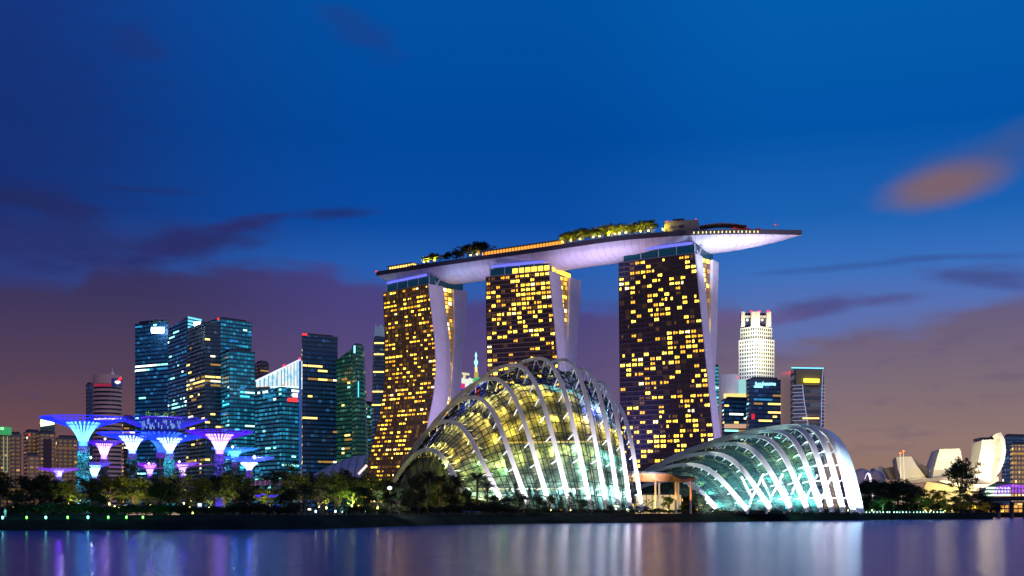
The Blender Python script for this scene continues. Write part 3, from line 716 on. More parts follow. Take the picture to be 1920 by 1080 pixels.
for i, P in enumerate(CB):
    f = P[0]
    floodlamp(Vector((f.x-2.5, f.y-8.5, 3.1)), P[7], (222, 236, 255), lerp(110000, 170000, i/8), 66, 'ground floodlight at the foot of a rib of the wide conservatory', 'floodlights of the wide conservatory')
f = Q[0]
floodlamp(Vector((f.x+1, f.y-16, 3.1)), Q[20]+Vector((-4, 0, 0)), (200, 236, 250), 260000, 60, 'ground floodlight aimed high on the white end skin of the wide conservatory', None)
for dx in (-4, 3): floodlamp(Vector((f.x+dx-2, f.y-10, 3.1)), Q[12]+Vector((-3, 0, 0)), (205, 238, 255), 300000, 70, 'strong ground floodlight at the white end skin of the wide conservatory', 'floodlights of the end skin')
# cool fill on right flank of the tall one
# very bright lamp at the left foot
p = G(731, 322, 8.2); T = thing('mast_floodlight', 'dazzling white floodlight on a short mast at the left foot of the tall conservatory', 'floodlight', (p.x, p.y, 3))
MB().tube([(p.x, p.y, 3), p+Vector((0, 0, 1.2))], .12, 6).build('mast', housing, T)
MB().lathe([(0, -.5), (.45, -.3), (.6, 0), (.45, .3), (0, .5)], 12, tuple(p+Vector((0, -.5, 1.8)))).build('lens', emat('dazzling_lens', (245, 240, 255), 4), T, smooth=True)
light('SPOT', p+Vector((0, 1.0, 1.8)), (220, 215, 255), 12000, T, .6, p+Vector((2, 12, -2)), 150, 1.0)
# ------------------------------------------------------------------ entrance canopy between the glasshouses
T = thing('entrance_canopy', 'flat folded canopy with an orange timber soffit on pale columns between the two conservatories', 'canopy', tuple(G(1250, 440, 3)))
woodm = pmat('timber_soffit', (.46, .15, .025), .55, nz=.25, nscale=.8)
mb = MB(); up = [W(1180, 884, 436), W(1240, 885, 433), W(1272, 891, 432), W(1304, 893, 434)]; lo = [W(1180, 903, 436), W(1240, 903, 433), W(1268, 903, 432), W(1282, 905, 431), W(1304, 901, 434)]
fr = [W(1180, 887, 436), W(1228, 888, 433), W(1256, 888.5, 432), W(1279, 899, 431), W(1304, 895, 434)]
mb.loft([fr, lo]); mb.loft([lo, [p+Vector((0, 22, 1.2)) for p in lo]]); mb.build('soffit', woodm, T)
mb = MB(); ft = [W(1180, 884, 435.8), W(1228, 885, 432.8), W(1256, 887, 431.8), W(1279, 892, 430.8), W(1304, 894, 433.8)]
mb.loft([[p+Vector((0, 0, -.05)) for p in fr], ft]); mb.loft([ft, [p+Vector((0, 24, 1)) for p in ft]]); mb.build('roof', deckm, T)
for px, d in ((1229, 437), (1236, 447), (1267, 436), (1272, 447), (1295, 437)):
    b0 = G(px, d, 3); tp = 14.3
    MB().tube([b0, (b0.x, b0.y, tp)], .38, 8).build('column', pmat('pale_column', (.5, .42, .36), .6), T)
for px in (1200, 1232, 1268, 1292): light('SPOT', G(px, 434, 8), (255, 140, 50), 1500, T, .3, G(px, 438, 14), 140, 1.0)
lit_wall = emat('glowing_foyer_wall', (255, 214, 150), .75)  # warm light on the wall put into its material as a glow
T = thing('foyer', 'warm lit foyer wall under the orange canopy', 'foyer', tuple(G(1238, 462, 3)))
MB().box(G(1234, 464, 6.5), (17, 2, 7)).build('glowing_wall', lit_wall, T)
pieces('frame_post', housing, T, [lambda mb, i=i: mb.box(G(1190, 462.6, 6.5)+Vector((i*2.2, 0, 0)), (.25, .3, 7)) for i in range(9)])
MB().box(G(1234, 464, 10.3), (18, 3, .5)).build('roof', deckm, T)
for i, px in enumerate((1182, 1195, 1210)):
    p = G(px, 404, 3.0); T = thing('parasol', ('dark parasol nearest the tall conservatory among three on the bank', 'dark parasol in the middle of three on the bank', 'dark parasol nearest the orange canopy among three on the bank')[i], 'parasol', tuple(p), 'dark parasols on the bank')
    MB().lathe([(2.1, 1.7), (1.1, 2.2), (.05, 2.7)], 8, tuple(p), cap=False).build('canopy', deckm, T); MB().tube([p, p+Vector((0, 0, 2.6))], .06, 5).build('pole', housing, T)
# ------------------------------------------------------------------ city buildings
def footprint(a, b, c):
    """corners (px, D): left, middle (nearest), right -> ccw polygon a,b,c,d"""
    A, B, Cc = [Vector((G(*q).x, q[1])) for q in (a, b, c)]; Dd_ = A+Cc-B
    return [tuple(A), tuple(B), tuple(Cc), tuple(Dd_)]
def zat(py, D): return H+(HY-py)*D/F
WIN = {'teal': [emat('teal_window', (140, 235, 225), 2.2), emat('teal_window_dim', (40, 140, 195), 1.1), emat('white_window', (235, 255, 240), 3.0)],
       'warm': [emat('warm_window', (255, 214, 110), 2.4), emat('warm_window_dim', (200, 150, 60), .8), emat('pale_window', (255, 240, 200), 2.0)],
       'cyan': [emat('cyan_window', (60, 205, 235), 2.0), emat('cyan_window_dim', (20, 110, 185), 1.3), emat('pale_cyan_window', (200, 255, 245), 1.6)]}
WIN['mix'] = WIN['teal']+WIN['warm']; WIN['amber'] = [emat('amber_window', (240, 180, 60), .8), emat('amber_window_dim', (150, 100, 40), .5), WIN['warm'][2]]
def office(name, label, cat, a, b, c, ytop, mat, fh=4.2, bw=5, win='mix', dens=.1, runs=.25, bright_floors=(), seed=0, group=None, ztops=None, body='walls', maxw=100, cap=True, capm=None, zb=2.5):
    rr = random.Random(seed*13+5); poly = footprint(a, b, c); z1 = zat(ytop, b[1])
    cen = (sum(p[0] for p in poly)/4, sum(p[1] for p in poly)/4, zb)
    T = thing(name, label, cat, cen, group)
    zz = [z1+q for q in ztops] if ztops else z1
    MB().prism(poly, zb, zz).build(body, mat, T)
    if cap and not ztops:
        mb = MB(); pc = Vector(cen)
        q = [(lerp(p[0], cen[0], .25), lerp(p[1], cen[1], .25)) for p in poly]; mb.prism(q, z1+.02, z1+3.2); mb.build('roof_plant', capm or pmat('roof_plant', (.03, .04, .06), .7), T)
        mb = MB()
        for i in range(4):
            p, q = Vector((*poly[i], 0)), Vector((*poly[(i+1) % 4], 0)); mb.beam(p+Vector((0, 0, z1+.5)), q+Vector((0, 0, z1+.5)), .5, 1.0)
        mb.build('parapet', capm or pmat('parapet', (.05, .08, .12), .6), T)
    items = []; nfl = int((z1-zb)/fh)
    for (p, q) in ((poly[0], poly[1]), (poly[1], poly[2])):
        p, q = Vector((*p, 0)), Vector((*q, 0)); L = (q-p).length; n = max(1, int(L/bw)); bwid = L/n; d = (q-p)/L; nn = Vector((d.y, -d.x, 0)); ang = math.atan2(d.y, d.x)
        if nn.y > .25: continue
        if L < 4: continue
        for f in range(nfl):
            z = zb+(f+.72)*fh
            if z*1.0 > z1-1.5: continue
            fr_ = f/nfl; bf = any(abs(fr_-x) < .5/nfl+.004 for x in bright_floors); j = 0
            while j < n:
                pr = .62 if bf else dens*(.5+noise.noise(Vector((j*.2, f*.3, seed)))*1.6)
                if rr.random() < pr:
                    ln = 1
                    while rr.random() < (.6 if bf else runs) and j+ln < n: ln += 1
                    mt = rr.choices(WIN[win] if len(WIN[win]) == 6 else WIN[win]*2, (3, 3, 1.2)*2)[0]
                    cc = p+d*((j+ln/2)*bwid)+nn*.10; cc.z = z; items.append((cc, bwid*ln-.7, fh*.42, ang, mt)); j += ln
                else: j += 1
    winset(T, items, cap=maxw); return T, poly, z1
tealf = facade('teal_tower_glass', (.003, .02, .07), (.008, .04, .11), 4.2, 4, .42, .12, (36, 140, 205), .40, .18, .12, .22, (40, 120, 190))
tealb = facade('teal_bright_glass', (.004, .04, .08), (.01, .07, .13), 4.0, 4, .42, .12, (50, 180, 215), .55, .32, .3, .22, (40, 140, 190))
navy = facade('navy_glass', (.003, .012, .04), (.008, .03, .06), 4.2, 4, .4, .12, (50, 110, 190), .30, .2, .12, .2, (60, 120, 170))
navyw = facade('navy_warm_glass', (.006, .014, .045), (.012, .03, .08), 4.0, 3.4, .45, .15, (120, 150, 150), .22, .16, .08, .22, (60, 130, 190))
green = facade('green_glass', (.006, .06, .055), (.012, .09, .08), 4.0, 4, .35, .15, (120, 200, 140), .22, .2, .1, .2, (70, 180, 160))
beige = facade('beige_block', (.02, .02, .03), (.30, .20, .16), 3.4, 4.2, .45, .35, (250, 190, 110), .4, .2, .0, .6)
beiged = facade('beige_dark_block', (.02, .02, .03), (.19, .13, .12), 3.4, 4.2, .45, .35, (250, 200, 110), .35, .14, .0, .6)
purpf = facade('purple_grey_glass', (.015, .02, .05), (.03, .03, .06), 4.2, 4, .4, .1, (150, 120, 160), .12, .15, .1, .3, (200, 160, 90))
sgn = emat('white_cyan_sign', (215, 255, 255), 30.0); sgr = emat('red_sign', (255, 40, 40), 3)
def beacon(T, px, py, D, r=1.0):
    MB().lathe([(0, -r), (r, 0), (0, r)], 8, tuple(W(px, py, D))).build('beacon', red, T)
def panel(T, name, px0, px1, py0, py1, D, mat, th=.6, D2=None):
    D2 = D2 or D; a, b_ = W(px0, py0, D), W(px1, py0, D2); lo_ = W(px0, py1, D); hgt = a.z-lo_.z; mid = (a+b_)/2; L = math.hypot(b_.x-a.x, b_.y-a.y)
    return MB().box((mid.x, mid.y, mid.z-hgt/2), (L, th, hgt), math.atan2(b_.y-a.y, b_.x-a.x)).build(name, mat, T)
# A pair of teal towers with a dazzling sign
A1, _, _ = office('office_tower', 'broad dark teal tower with a dazzling white sign at its top left of the group', 'office tower', (253, 1310), (253.5, 1300), (315, 1275), 609, tealf, win='teal', dens=.05, bright_floors=(.745, .765, .49, .19), seed=1)
panel(A1, 'sign', 284, 307, 614, 624, 1270, sgn, .8)
A2, _, _ = office('office_tower', 'teal tower with a slanting roofline and bright striped corner behind the dazzling sign', 'office tower', (297, 1420), (352, 1330), (379, 1350), 594, tealf, win='teal', dens=.06, bright_floors=(.7, .55), seed=2, ztops=[-6, 0, -1, -6])
for i in range(6): panel(A2, 'lit_louvre', 352.5, 378-i*1.5, 596+i*6, 599.5+i*6, 1329, emat('cyan_louvre', (110, 225, 245), 1.2), .4, 1349)
panel(A2, 'sign', 364, 376, 604, 613, 1320, sgn, .8); beacon(A2, 300, 600, 1400)
A3, _, _ = office('office_tower', 'dark tower with yellow lit storeys in front of the teal towers', 'office tower', (350, 1290), (384, 1240), (414, 1250), 603, navyw, win='warm', dens=.06, bright_floors=(.68, .7, .27), seed=3, cap=False)
A4, _, _ = office('office_tower', 'finely banded teal tower with a red beacon on its top', 'office tower', (385, 1300), (413, 1270), (472, 1300), 598, tealb, win='cyan', dens=.10, seed=4, bright_floors=(.8,)); beacon(A4, 409, 598, 1262, 1.4)
A5, _, _ = office('office_tower', 'lower teal block stepping out to the right at the foot of the banded tower', 'office tower', (414, 1245), (430, 1220), (478, 1240), 657, tealb, win='cyan', dens=.2, runs=.45, seed=5)
# slanted roof block
B1, _, _ = office('bank_building', 'office block with a glowing glass wedge under a slanted roof and a blurred red sign', 'office block', (478, 1200), (528, 1160), (564, 1180), 725, tealb, win='teal', dens=.24, runs=.5, bright_floors=(.93, .96), seed=6, cap=False)
wz = [W(480, 726, 1200), W(528, 724, 1162), W(563, 724, 1181)]; wt = [W(480, 716, 1200), W(528, 693, 1162), W(563, 676, 1181)]
mb = MB(); mb.loft([wz, wt]); mb.loft([[p+Vector((8, 30, 0)) for p in wz], [p+Vector((8, 30, 0)) for p in wt]]); mb.loft([wt, [p+Vector((8, 30, 0)) for p in wt]]); mb.face([wz[2], wt[2], wt[2]+Vector((8, 30, 0)), wz[2]+Vector((8, 30, 0))])
gm = bpy.data.materials.new('lit_atrium_glass'); gm.use_nodes = True; k = NT(gm.node_tree); b_ = k.n('ShaderNodeBsdfPrincipled'); k.t.links.new(b_.outputs[0], k.n('ShaderNodeOutputMaterial').inputs[0])
o_ = k.n('ShaderNodeTexCoord').outputs['Object']; k.put(b_.inputs['Emission Color'], k.ramp(k.noise(o_, .16, 4, .6), [(.3, s2l((90, 200, 240))), (.5, s2l((215, 245, 250))), (.62, s2l((240, 240, 220))), (.75, s2l((170, 120, 110)))]))
b_.inputs['Emission Strength'].default_value = 1.0; gm.cycles.emission_sampling = 'NONE'
mb.build('glass_wedge', gm, B1)
mb = MB(); mb.beam(wt[0]+Vector((0, -1, .8)), wt[1]+Vector((0, -1, .8)), 1.2); mb.beam(wt[1]+Vector((0, -1, .8)), wt[2]+Vector((0, -1, .8)), 1.2); mb.build('roof_edge', emat('white_edge_light', (220, 220, 255), 1.4), B1)
for i in range(1, 12): f = i/6; q = (wz[0].lerp(wz[1], f), wt[0].lerp(wt[1], f)) if f <= 1 else (wz[1].lerp(wz[2], f-1), wt[1].lerp(wt[2], f-1)); MB().beam(q[0]+Vector((0, -.5, 0)), q[1]+Vector((0, -.5, 0)), .5).build('mullion', tealf, B1)
beacon(B1, 533, 686, 1165, 1.8); beacon(B1, 562, 672, 1178, 1.2)
panel(B1, 'blue_corner', 560.5, 565, 677, 880, 1176, emat('blue_edge', (20, 110, 210), .5), .5)
panel(B1, 'sign', 540, 558, 747, 753, 1166, sgr, .8, 1174); panel(B1, 'sign', 549, 558, 737, 745, 1170, emat('white_red_sign', (255, 190, 210), 2.0), .8, 1174)
office('office_tower', 'narrow purple-grey tower just visible above the slanted glowing roof', 'office tower', (478, 1500), (488, 1480), (504, 1490), 680, purpf, win='mix', dens=.2, seed=7)
B2, _, _ = office('office_tower', 'tall navy slab with yellow lit storeys and a red glow at its top left corner', 'office tower', (566, 1240), (567, 1180), (633, 1200), 628, navy, win='warm', dens=.08, runs=.45, bright_floors=(.755, .83, .28), seed=8); panel(B2, 'beacon', 567, 576, 625.5, 628.5, 1178, red, .5)
# curved green tower
B3, _, _ = office('office_tower', 'green glass tower with a lower wing and a curved bright blade corner', 'office tower', (630, 1200), (668, 1170), (683, 1180), 668, green, win='mix', dens=.16, seed=9, ztops=[0, 10, 10, 0], cap=False)
mb = MB(); rows = []
for i in range(13):
    z = zat(646, 1160)*(i/12); t_ = i/12; px1 = 690-8*max(0, t_-.3)**1.5*1.6; rows.append([G(660, 1168, z), G(668, 1150, z), G(px1-3, 1160, z), G(px1, 1185, z), G(664, 1195, z)])
mb.loft(rows, closed=True, uvrow=lambda i, j: (j*14, i*zat(646, 1160)/12)); mb.face(rows[-1]); mb.build('curved_blade', green, B3)
panel(B3, 'edge_light', 663, 666.5, 648, 662, 1146, emat('blade_light', (150, 240, 255), 1.6), .5); panel(B3, 'edge_light', 671, 673, 715, 745, 1147, WIN['cyan'][0], .4)
office('office_tower', 'low teal block tucked between the green tower and the leftmost hotel tower', 'office block', (680, 1350), (688, 1330), (701, 1340), 757, green, win='teal', dens=.5, seed=10)
# tapered tower
rows = []; ztp = zat(607, 1290)
T = thing('tapered_tower', 'slender tower tapering to a jagged lattice crown beside the leftmost hotel tower', 'office tower', tuple(G(709, 1300, 2.5)))
mb = MB(); N_ = 14
def tw(i):
    f = i/N_; return [G(lerp(695, 700.5, f**2), 1300, 3+(zat(632, 1290)-3)*f), G(lerp(699, 703.5, f**2), 1280, 3+(zat(632, 1290)-3)*f), G(724, 1290, 3+(zat(632, 1290)-3)*f), G(722, 1330, 3+(zat(632, 1290)-3)*f)]
rows = [tw(i) for i in range(N_+1)]
mb.loft(rows, closed=True, uvrow=lambda i, j: (j*12, i*13.5)); mb.face(rows[-1]); mb.build('walls', navyw, T)
mb = MB(); zb_ = zat(632, 1290)
for i in range(7): px = 702.5+i*3.0; mb.beam(G(px, 1288, zb_), G(lerp(px, 712, .25), 1290, zb_+R_.uniform(9, 15)), .9)
for q in range(3): mb.beam(G(702+q*.6, 1288, zb_+2+q*4), G(722-q*.6, 1288, zb_+2+q*4), .6)
mb.build('lattice_crown', pmat('lattice', (.25, .3, .36), .5, em=s2l((120, 160, 180)), es=.3), T)
for y_ in (642, 663, 696, 733, 758): panel(T, 'lit_storey', 702-(y_-640)*.04, 720, y_, y_+2.6, 1277, WIN['warm'][0], .4)
# cylinder tower with banded floors
c0 = G(201.5, 1200, 2.5); T = thing('round_tower', 'round beige banded tower with a red and white sign on its crown', 'office tower', tuple(c0)); rad = 26.5*1200/F; zt = zat(722, 1200)
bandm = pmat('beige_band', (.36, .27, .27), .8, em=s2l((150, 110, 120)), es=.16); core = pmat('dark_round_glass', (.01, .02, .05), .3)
MB().lathe([(rad-.6, 0), (rad-.6, zt-2.5)], 28, tuple(c0)).build('glass_core', core, T)
mb = MB(); nb = 30
for i in range(nb):
    z = (zt-2.5)*i/nb+1.5; mb.lathe([(rad, z), (rad, z+2.2)], 28, tuple(c0))
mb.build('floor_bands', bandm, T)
MB().lathe([(rad, zt-2), (rad, zt+1), (rad*.98, zt+1.1), (rad*.98, zat(709, 1200))], 28, tuple(c0)).build('crown', bandm, T)
q = W(216, 717, 1170); mb = MB().box(q+Vector((1.5, 0, 0)), (10, 1, 8)); SB_ = mb.build('sign_board', emat('navy_sign', (20, 30, 120), .5), T)
MB().lathe([(0, -1.6), (2.8, 0), (2.2, 1.2), (0, 1.6)], 10, tuple(W(220.5, 717, 1168))).build('sign', emat('white_sign', (240, 250, 255), 2), SB_)
MB().beam(W(221, 715, 1167), W(227, 708, 1167), 1.5).build('sign', sgr, T)
MB().box(W(194, 722, 1171), (18, 1, 2.5)).build('red_band', emat('red_glow_band', (190, 30, 70), .6), T)
MB().tube([W(210.5, 709, 1200), W(210.5, 690, 1200)], .35, 5).build('antenna', steelw, T); MB().lathe([(0, 0), (1.6, .6), (1.6, 3), (0, 4)], 8, tuple(W(211, 704, 1200))).build('dish', steelw, T)
panel(T, 'lit_storey', 177, 227, 784, 786.5, 1171, WIN['warm'][2], .6)
office('office_tower', 'slim blue slab standing behind the round banded tower', 'office tower', (161, 1290), (166, 1280), (178, 1285), 722, facade('blue_slab', (.01, .03, .09), (.02, .05, .12), 4, 4, .3, .1, (80, 120, 180), .1, .1, .05), dens=0, seed=12)
# far left blocks
greenlit = emat('green_light', (70, 200, 120), .55)
L1, _, _ = office('apartment_block', 'block with a green lit top at the far left edge', 'apartment block', (-14, 1000), (0, 990), (18, 1000), 815, beiged, dens=.12, win='warm', seed=13, cap=False); panel(L1, 'green_top', -10, 18, 801, 815, 992, greenlit, 8)
panel(L1, 'sign', 1, 7, 801, 806, 985, emat('green_sign', (150, 255, 170), 1.5), .5)
for px in (6, 13): panel(L1, 'light_fin', px, px+1.6, 818, 885, 987, emat('pale_fin', (190, 210, 170), .5), .4)
office('apartment_block', 'grey apartment block beside the green topped one', 'apartment block', (19, 1060), (22, 1050), (40, 1055), 816, beiged, dens=.2, win='warm', seed=14)
L3, _, _ = office('apartment_block', 'beige apartment block with an orange lamp under its roof', 'apartment block', (44, 1100), (52, 1080), (77, 1090), 811, beige, dens=.14, win='amber', seed=15); beacon(L3, 55, 815, 1070, .9)
L4, _, _ = office('office_block', 'blue office block with a brilliant white-green sign under its roof', 'office block', (75, 1200), (76, 1180), (103, 1190), 786, facade('blue_block', (.01, .03, .06), (.03, .05, .09), 4, 4, .4, .1, (120, 160, 170), .2, .2, .1), dens=.1, win='mix', seed=16)
mb = MB(); mb.face([W(76, 786, 1176), W(76, 800, 1176), W(102, 796, 1176), W(102, 791, 1176), W(88, 789, 1176)]); mb.build('sign', emat('white_green_sign', (235, 255, 190), 2.2), L4)
L5, _, _ = office('apartment_block', 'wide orange-beige block with a recessed dark bay in front of the blue office block', 'apartment block', (69, 1080), (74, 1060), (104, 1070), 813, beige, dens=.0, win='amber', seed=17); panel(L5, 'recessed_bay', 81, 97, 823, 880, 1058, pmat('bay', (.09, .06, .07), .7), .5)
office('apartment_block', 'pale beige block with warm windows left of the nearest supertree', 'apartment block', (104, 1110), (106, 1090), (150, 1100), 822, beiged, dens=.16, runs=.5, win='amber', seed=18)
office('apartment_block', 'low beige block just behind the palms at left', 'apartment block', (50, 1000), (52, 980), (72, 985), 855, beige, dens=.1, win='amber', seed=19)
office('office_block', 'thin pale office block with ladder windows behind the second supertree', 'office block', (229, 1350), (232, 1330), (253, 1340), 783, purpf, dens=.25, win='warm', seed=20)
# illuminated exhibition building glimpsed between hotel towers
D = 1250
T = thing('illuminated_pavilion', 'brightly lit multicoloured pavilion glimpsed between the left and middle hotel towers', 'pavilion', tuple(G(888, D, 2.5)))
mb = MB(); mb.prism([tuple(G(863, D).xy), tuple(G(915, D).xy), tuple(G(915, D+30).xy), tuple(G(863, D+30).xy)], 2.5, zat(716, D)); mb.build('blue_wall', emat('blue_projection', (20, 80, 210), .9), T)
panel(T, 'white_wall', 872, 880, 712, 800, D-2, emat('white_projection', (240, 240, 250), 1.1), 1); panel(T, 'pink_wall', 864, 872, 716, 728, D-2, emat('pink_projection', (230, 40, 120), .9), 1); panel(T, 'red_wall', 890, 900, 728, 745, D-2, emat('red_projection', (220, 50, 80), .9), 1)
mb = MB()
for i in range(6): p = W(868+i*6.5, 714+(i % 2)*2, D-3); mb.lathe([(0, -3), (3.2, -1), (3.4, 1), (0, 3.4)], 8, tuple(p))
mb.build('lit_roof_shells', emat('roof_glow', (225, 235, 215), 1.1), T)
MB().lathe([(0, -3), (7, -1), (5, 2), (0, 3)], 10, tuple(W(898, 713, D-6))).build('green_shell', emat('green_glow', (70, 200, 130), .8), T)
MB().beam(W(870, 716, D-4), W(871, 700, D-4), 2.5).build('crane_base', emat('cream_glow', (235, 225, 170), 1.0), T); MB().beam(W(866, 700, D-4), W(880, 702, D-4), 2.0).build('crane_arm', emat('cream_glow', (235, 225, 170), 1), T)
T = thing('broadcast_spire', 'slim lit spire with a blue-white tip between the left and middle hotel towers', 'spire', tuple(G(893, 1300, 2.5)))
MB().tube([G(893, 1300, 2.5), W(893, 698, 1300)], 2.4, 8).build('shaft', emat('gold_shaft', (215, 180, 80), .8), T)
MB().tube([W(893, 698, 1300), W(892.5, 688, 1300)], 1.5, 8).build('upper_shaft', emat('pale_gold', (250, 230, 160), 1.2), T)
MB().lathe([(.6, 0), (2.2, 5), (.5, 9), (1.3, 12), (.1, 16)], 8, tuple(W(892.5, 688, 1300))).build('tip', emat('blue_tip', (150, 230, 255), 1.8), T)
# ------------------------------------------------------------------ right-hand group
R1, _, _ = office('office_tower', 'cyan lit tower edge just right of the rightmost hotel tower', 'office tower', (1338, 1320), (1340, 1310), (1348, 1312), 688, facade('cyan_tower', (.01, .08, .12), (.05, .16, .2), 4, 3, .4, .1, (80, 220, 240), .8, .7, .3), dens=.1, win='cyan', seed=21)
# white floodlit stepped tower
lw = pmat('floodlit_stone', (.66, .62, .55), .75)
def gridface(T, x0, x1, y0, y1, D0, D1, cols, rows_, colr, mat):
    pass
stone = facade('floodlit_grid', (.02, .03, .06), (.72, .68, .58), 4.4, 3.4, .42, .42, (255, 240, 200), .0, 0, 0, .5)
stone2 = stone
Dx = 1380
T = thing('floodlit_tower', 'tall floodlit white stepped tower with red beacons on its notched top', 'office tower', tuple(G(1420, Dx+10, 2.5)))
def stage(x0, xm, x1, yt, yb, name, d=0):
    p = footprint((x0, Dx+18-d), (xm, Dx-d), (x1, Dx+16-d)); return MB().prism(p, zat(yb, Dx), zat(yt, Dx)).build(name, stone, T)
stage(1385, 1418, 1452, 634, 880, 'lower_shaft', 3); stage(1388, 1418, 1448, 611, 636, 'upper_shaft')
for (x0, x1, dd) in ((1389, 1396, 8), (1408, 1417, -1), (1417, 1424, -2), (1437, 1445, 8)): panel(T, 'crown_pier', x0, x1, 585, 612, Dx+dd, pmat('crown_stone', (.6, .52, .42), .7), 5)
panel(T, 'crown_beam', 1389, 1445, 592, 596, Dx+14, pmat('crown_stone', (.6, .52, .42), .7), 4); panel(T, 'crown_core', 1392, 1443, 588, 612, Dx+20, pmat('crown_dark', (.03, .05, .14), .6), 8)
for x_ in (1409, 1424, 1440): beacon(T, x_, 584, Dx-4, 1.6)
for x_ in (1401, 1429): MB().lathe([(0, -1.5), (1.6, 0), (0, 1.5)], 8, tuple(W(x_, 600, Dx-3))).build('crown_lamp', emat('crown_lamp', (255, 240, 200), 3), T)
for (px, py, dd, tx, ty, col, e, sz) in [(1400, 640, -28, 1402, 622, (240, 246, 225), 110000, 100), (1436, 640, -28, 1436, 622, (255, 246, 215), 110000, 100), (1402, 686, -30, 1402, 662, (235, 240, 240), 110000, 100), (1438, 686, -30, 1438, 660, (255, 246, 190), 110000, 100),
        (1400, 735, -34, 1400, 700, (215, 225, 250), 90000, 95), (1438, 735, -34, 1438, 705, (225, 235, 220), 80000, 95), (1428, 612, -24, 1428, 598, (255, 220, 170), 26000, 90)]:
    p = W(px, py, Dx+dd); q = W(tx, ty, Dx); light('SPOT', p, col, e, T, 1, q, sz, 1)
T = thing('round_white_block', 'low round white building below the floodlit tower', 'office block', tuple(G(1370, 1300, 2.5)))
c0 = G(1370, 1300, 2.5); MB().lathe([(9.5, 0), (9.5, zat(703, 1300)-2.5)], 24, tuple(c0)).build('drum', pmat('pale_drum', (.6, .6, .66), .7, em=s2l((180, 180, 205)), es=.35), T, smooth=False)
panel(T, 'lit_storey', 1357, 1402, 738, 748, 1285, emat('gold_lit_storey', (255, 225, 130), 1.2), 1); beacon(T, 1385, 708, 1290, 1.0)
panel(T, 'cyan_wing', 1385, 1402, 712, 740, 1287, emat('cyan_wing', (170, 235, 235), .8), 1)
R3, _, _ = office('office_block', 'dark blue low block in front of the round white building', 'office block', (1353, 1260), (1358, 1240), (1412, 1250), 749, navy, dens=.22, win='mix', runs=.4, seed=23); panel(R3, 'lit_podium', 1358, 1400, 795, 803, 1236, emat('podium_glow', (240, 190, 150), .7), 1)
R4, _, _ = office('bank_building', 'blue office block with a glowing cyan sign along its top edge', 'office block', (1399, 1230), (1404, 1215), (1466, 1225), 712, facade('blue_bank', (.004, .02, .09), (.006, .04, .15), 4.2, 4, .4, .1, (90, 150, 220), .14, .12, .08), dens=.2, runs=.4, win='mix', seed=24)
sg = MB(); rs = random.Random(5); x_ = 1416.5
cy_sign = emat('cyan_sign', (150, 235, 255), 2.4)
for i in range(15):
    wv = rs.choice((1.5, 1.7, 2.0)); hgt = 6.5 if i in (0, 5) else 4.3; bt = 722.5
    a = x_; 
    for (u0, v0, u1, v1) in rs.choice([((0, 0, 0, 1), (0, 1, 1, 1), (1, 1, 1, 0)), ((0, 0, 0, 1), (0, 0, 1, 0), (1, 0, 1, 1)), ((0, 0, 1, 0), (0, 1, 1, 1), (0, 0, 0, 1), (0, .5, 1, .5))]):
        sg.beam(W(a+u0*wv, bt-v0*hgt, 1212), W(a+u1*wv, bt-v1*hgt, 1212), .42)
    x_ += wv+.85
sg.build('sign_lettering', cy_sign, R4); panel(R4, 'red_light', 1409, 1415, 776, 786, 1212, emat('red_lightbox', (220, 20, 40), 1.1), .6)
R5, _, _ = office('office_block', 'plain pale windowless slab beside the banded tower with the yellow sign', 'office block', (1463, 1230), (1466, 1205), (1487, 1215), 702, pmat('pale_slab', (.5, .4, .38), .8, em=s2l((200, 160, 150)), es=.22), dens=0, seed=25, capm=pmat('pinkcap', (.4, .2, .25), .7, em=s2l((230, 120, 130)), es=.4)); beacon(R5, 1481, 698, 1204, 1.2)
# banded tower with yellow sign
bandf = facade('banded_tower', (.01, .02, .06), (.20, .17, .18), 6.6, 40, .42, 0, (160, 180, 200), .1, .2, .0, .25)
R6, poly, z1 = office('office_tower', 'banded tower with a glowing yellow sign panel and cyan roof edge', 'office tower', (1482, 1200), (1488, 1180), (1545, 1185), 690, bandf, fh=6.6, dens=.0, seed=26, cap=False)
panel(R6, 'top_panel', 1492, 1541, 694, 722, 1177, pmat('olive_panel', (.20, .17, .10), .6), 1, 1181); panel(R6, 'sign', 1507, 1536, 710, 717, 1175, emat('yellow_sign', (255, 235, 60), 2.2), .8, 1178)
panel(R6, 'roof_edge_light', 1484, 1544, 689, 691, 1176, emat('cyan_edge', (120, 225, 245), 1.6), .8, 1180)
edgem = emat('edge_line_light', (170, 180, 235), 1.0)
mb = MB(); pl = [(1505+12.5*(i/10)**1.4, 722+85*i/10) for i in range(11)]; mb.tube([W(a, b__, 1176) for a, b__ in pl], .35, 4)
mb.tube([W(1543.5, 690, 1181), W(1541.5, 722, 1181), W(1539.5, 800, 1181)], .3, 4)
for i in range(13): y_ = 722+i*6.6; mb.beam(W(1486, y_+.8, 1178), W(1505+12.5*(i/13)**1.4, y_, 1176), .32); mb.beam(W(1540, y_, 1181), W(1547, y_+.5, 1183), .3)
mb.build('edge_lines', edgem, R6); panel(R6, 'lit_storey', 1505, 1536, 783, 785.5, 1176, WIN['mix'][3], .6)
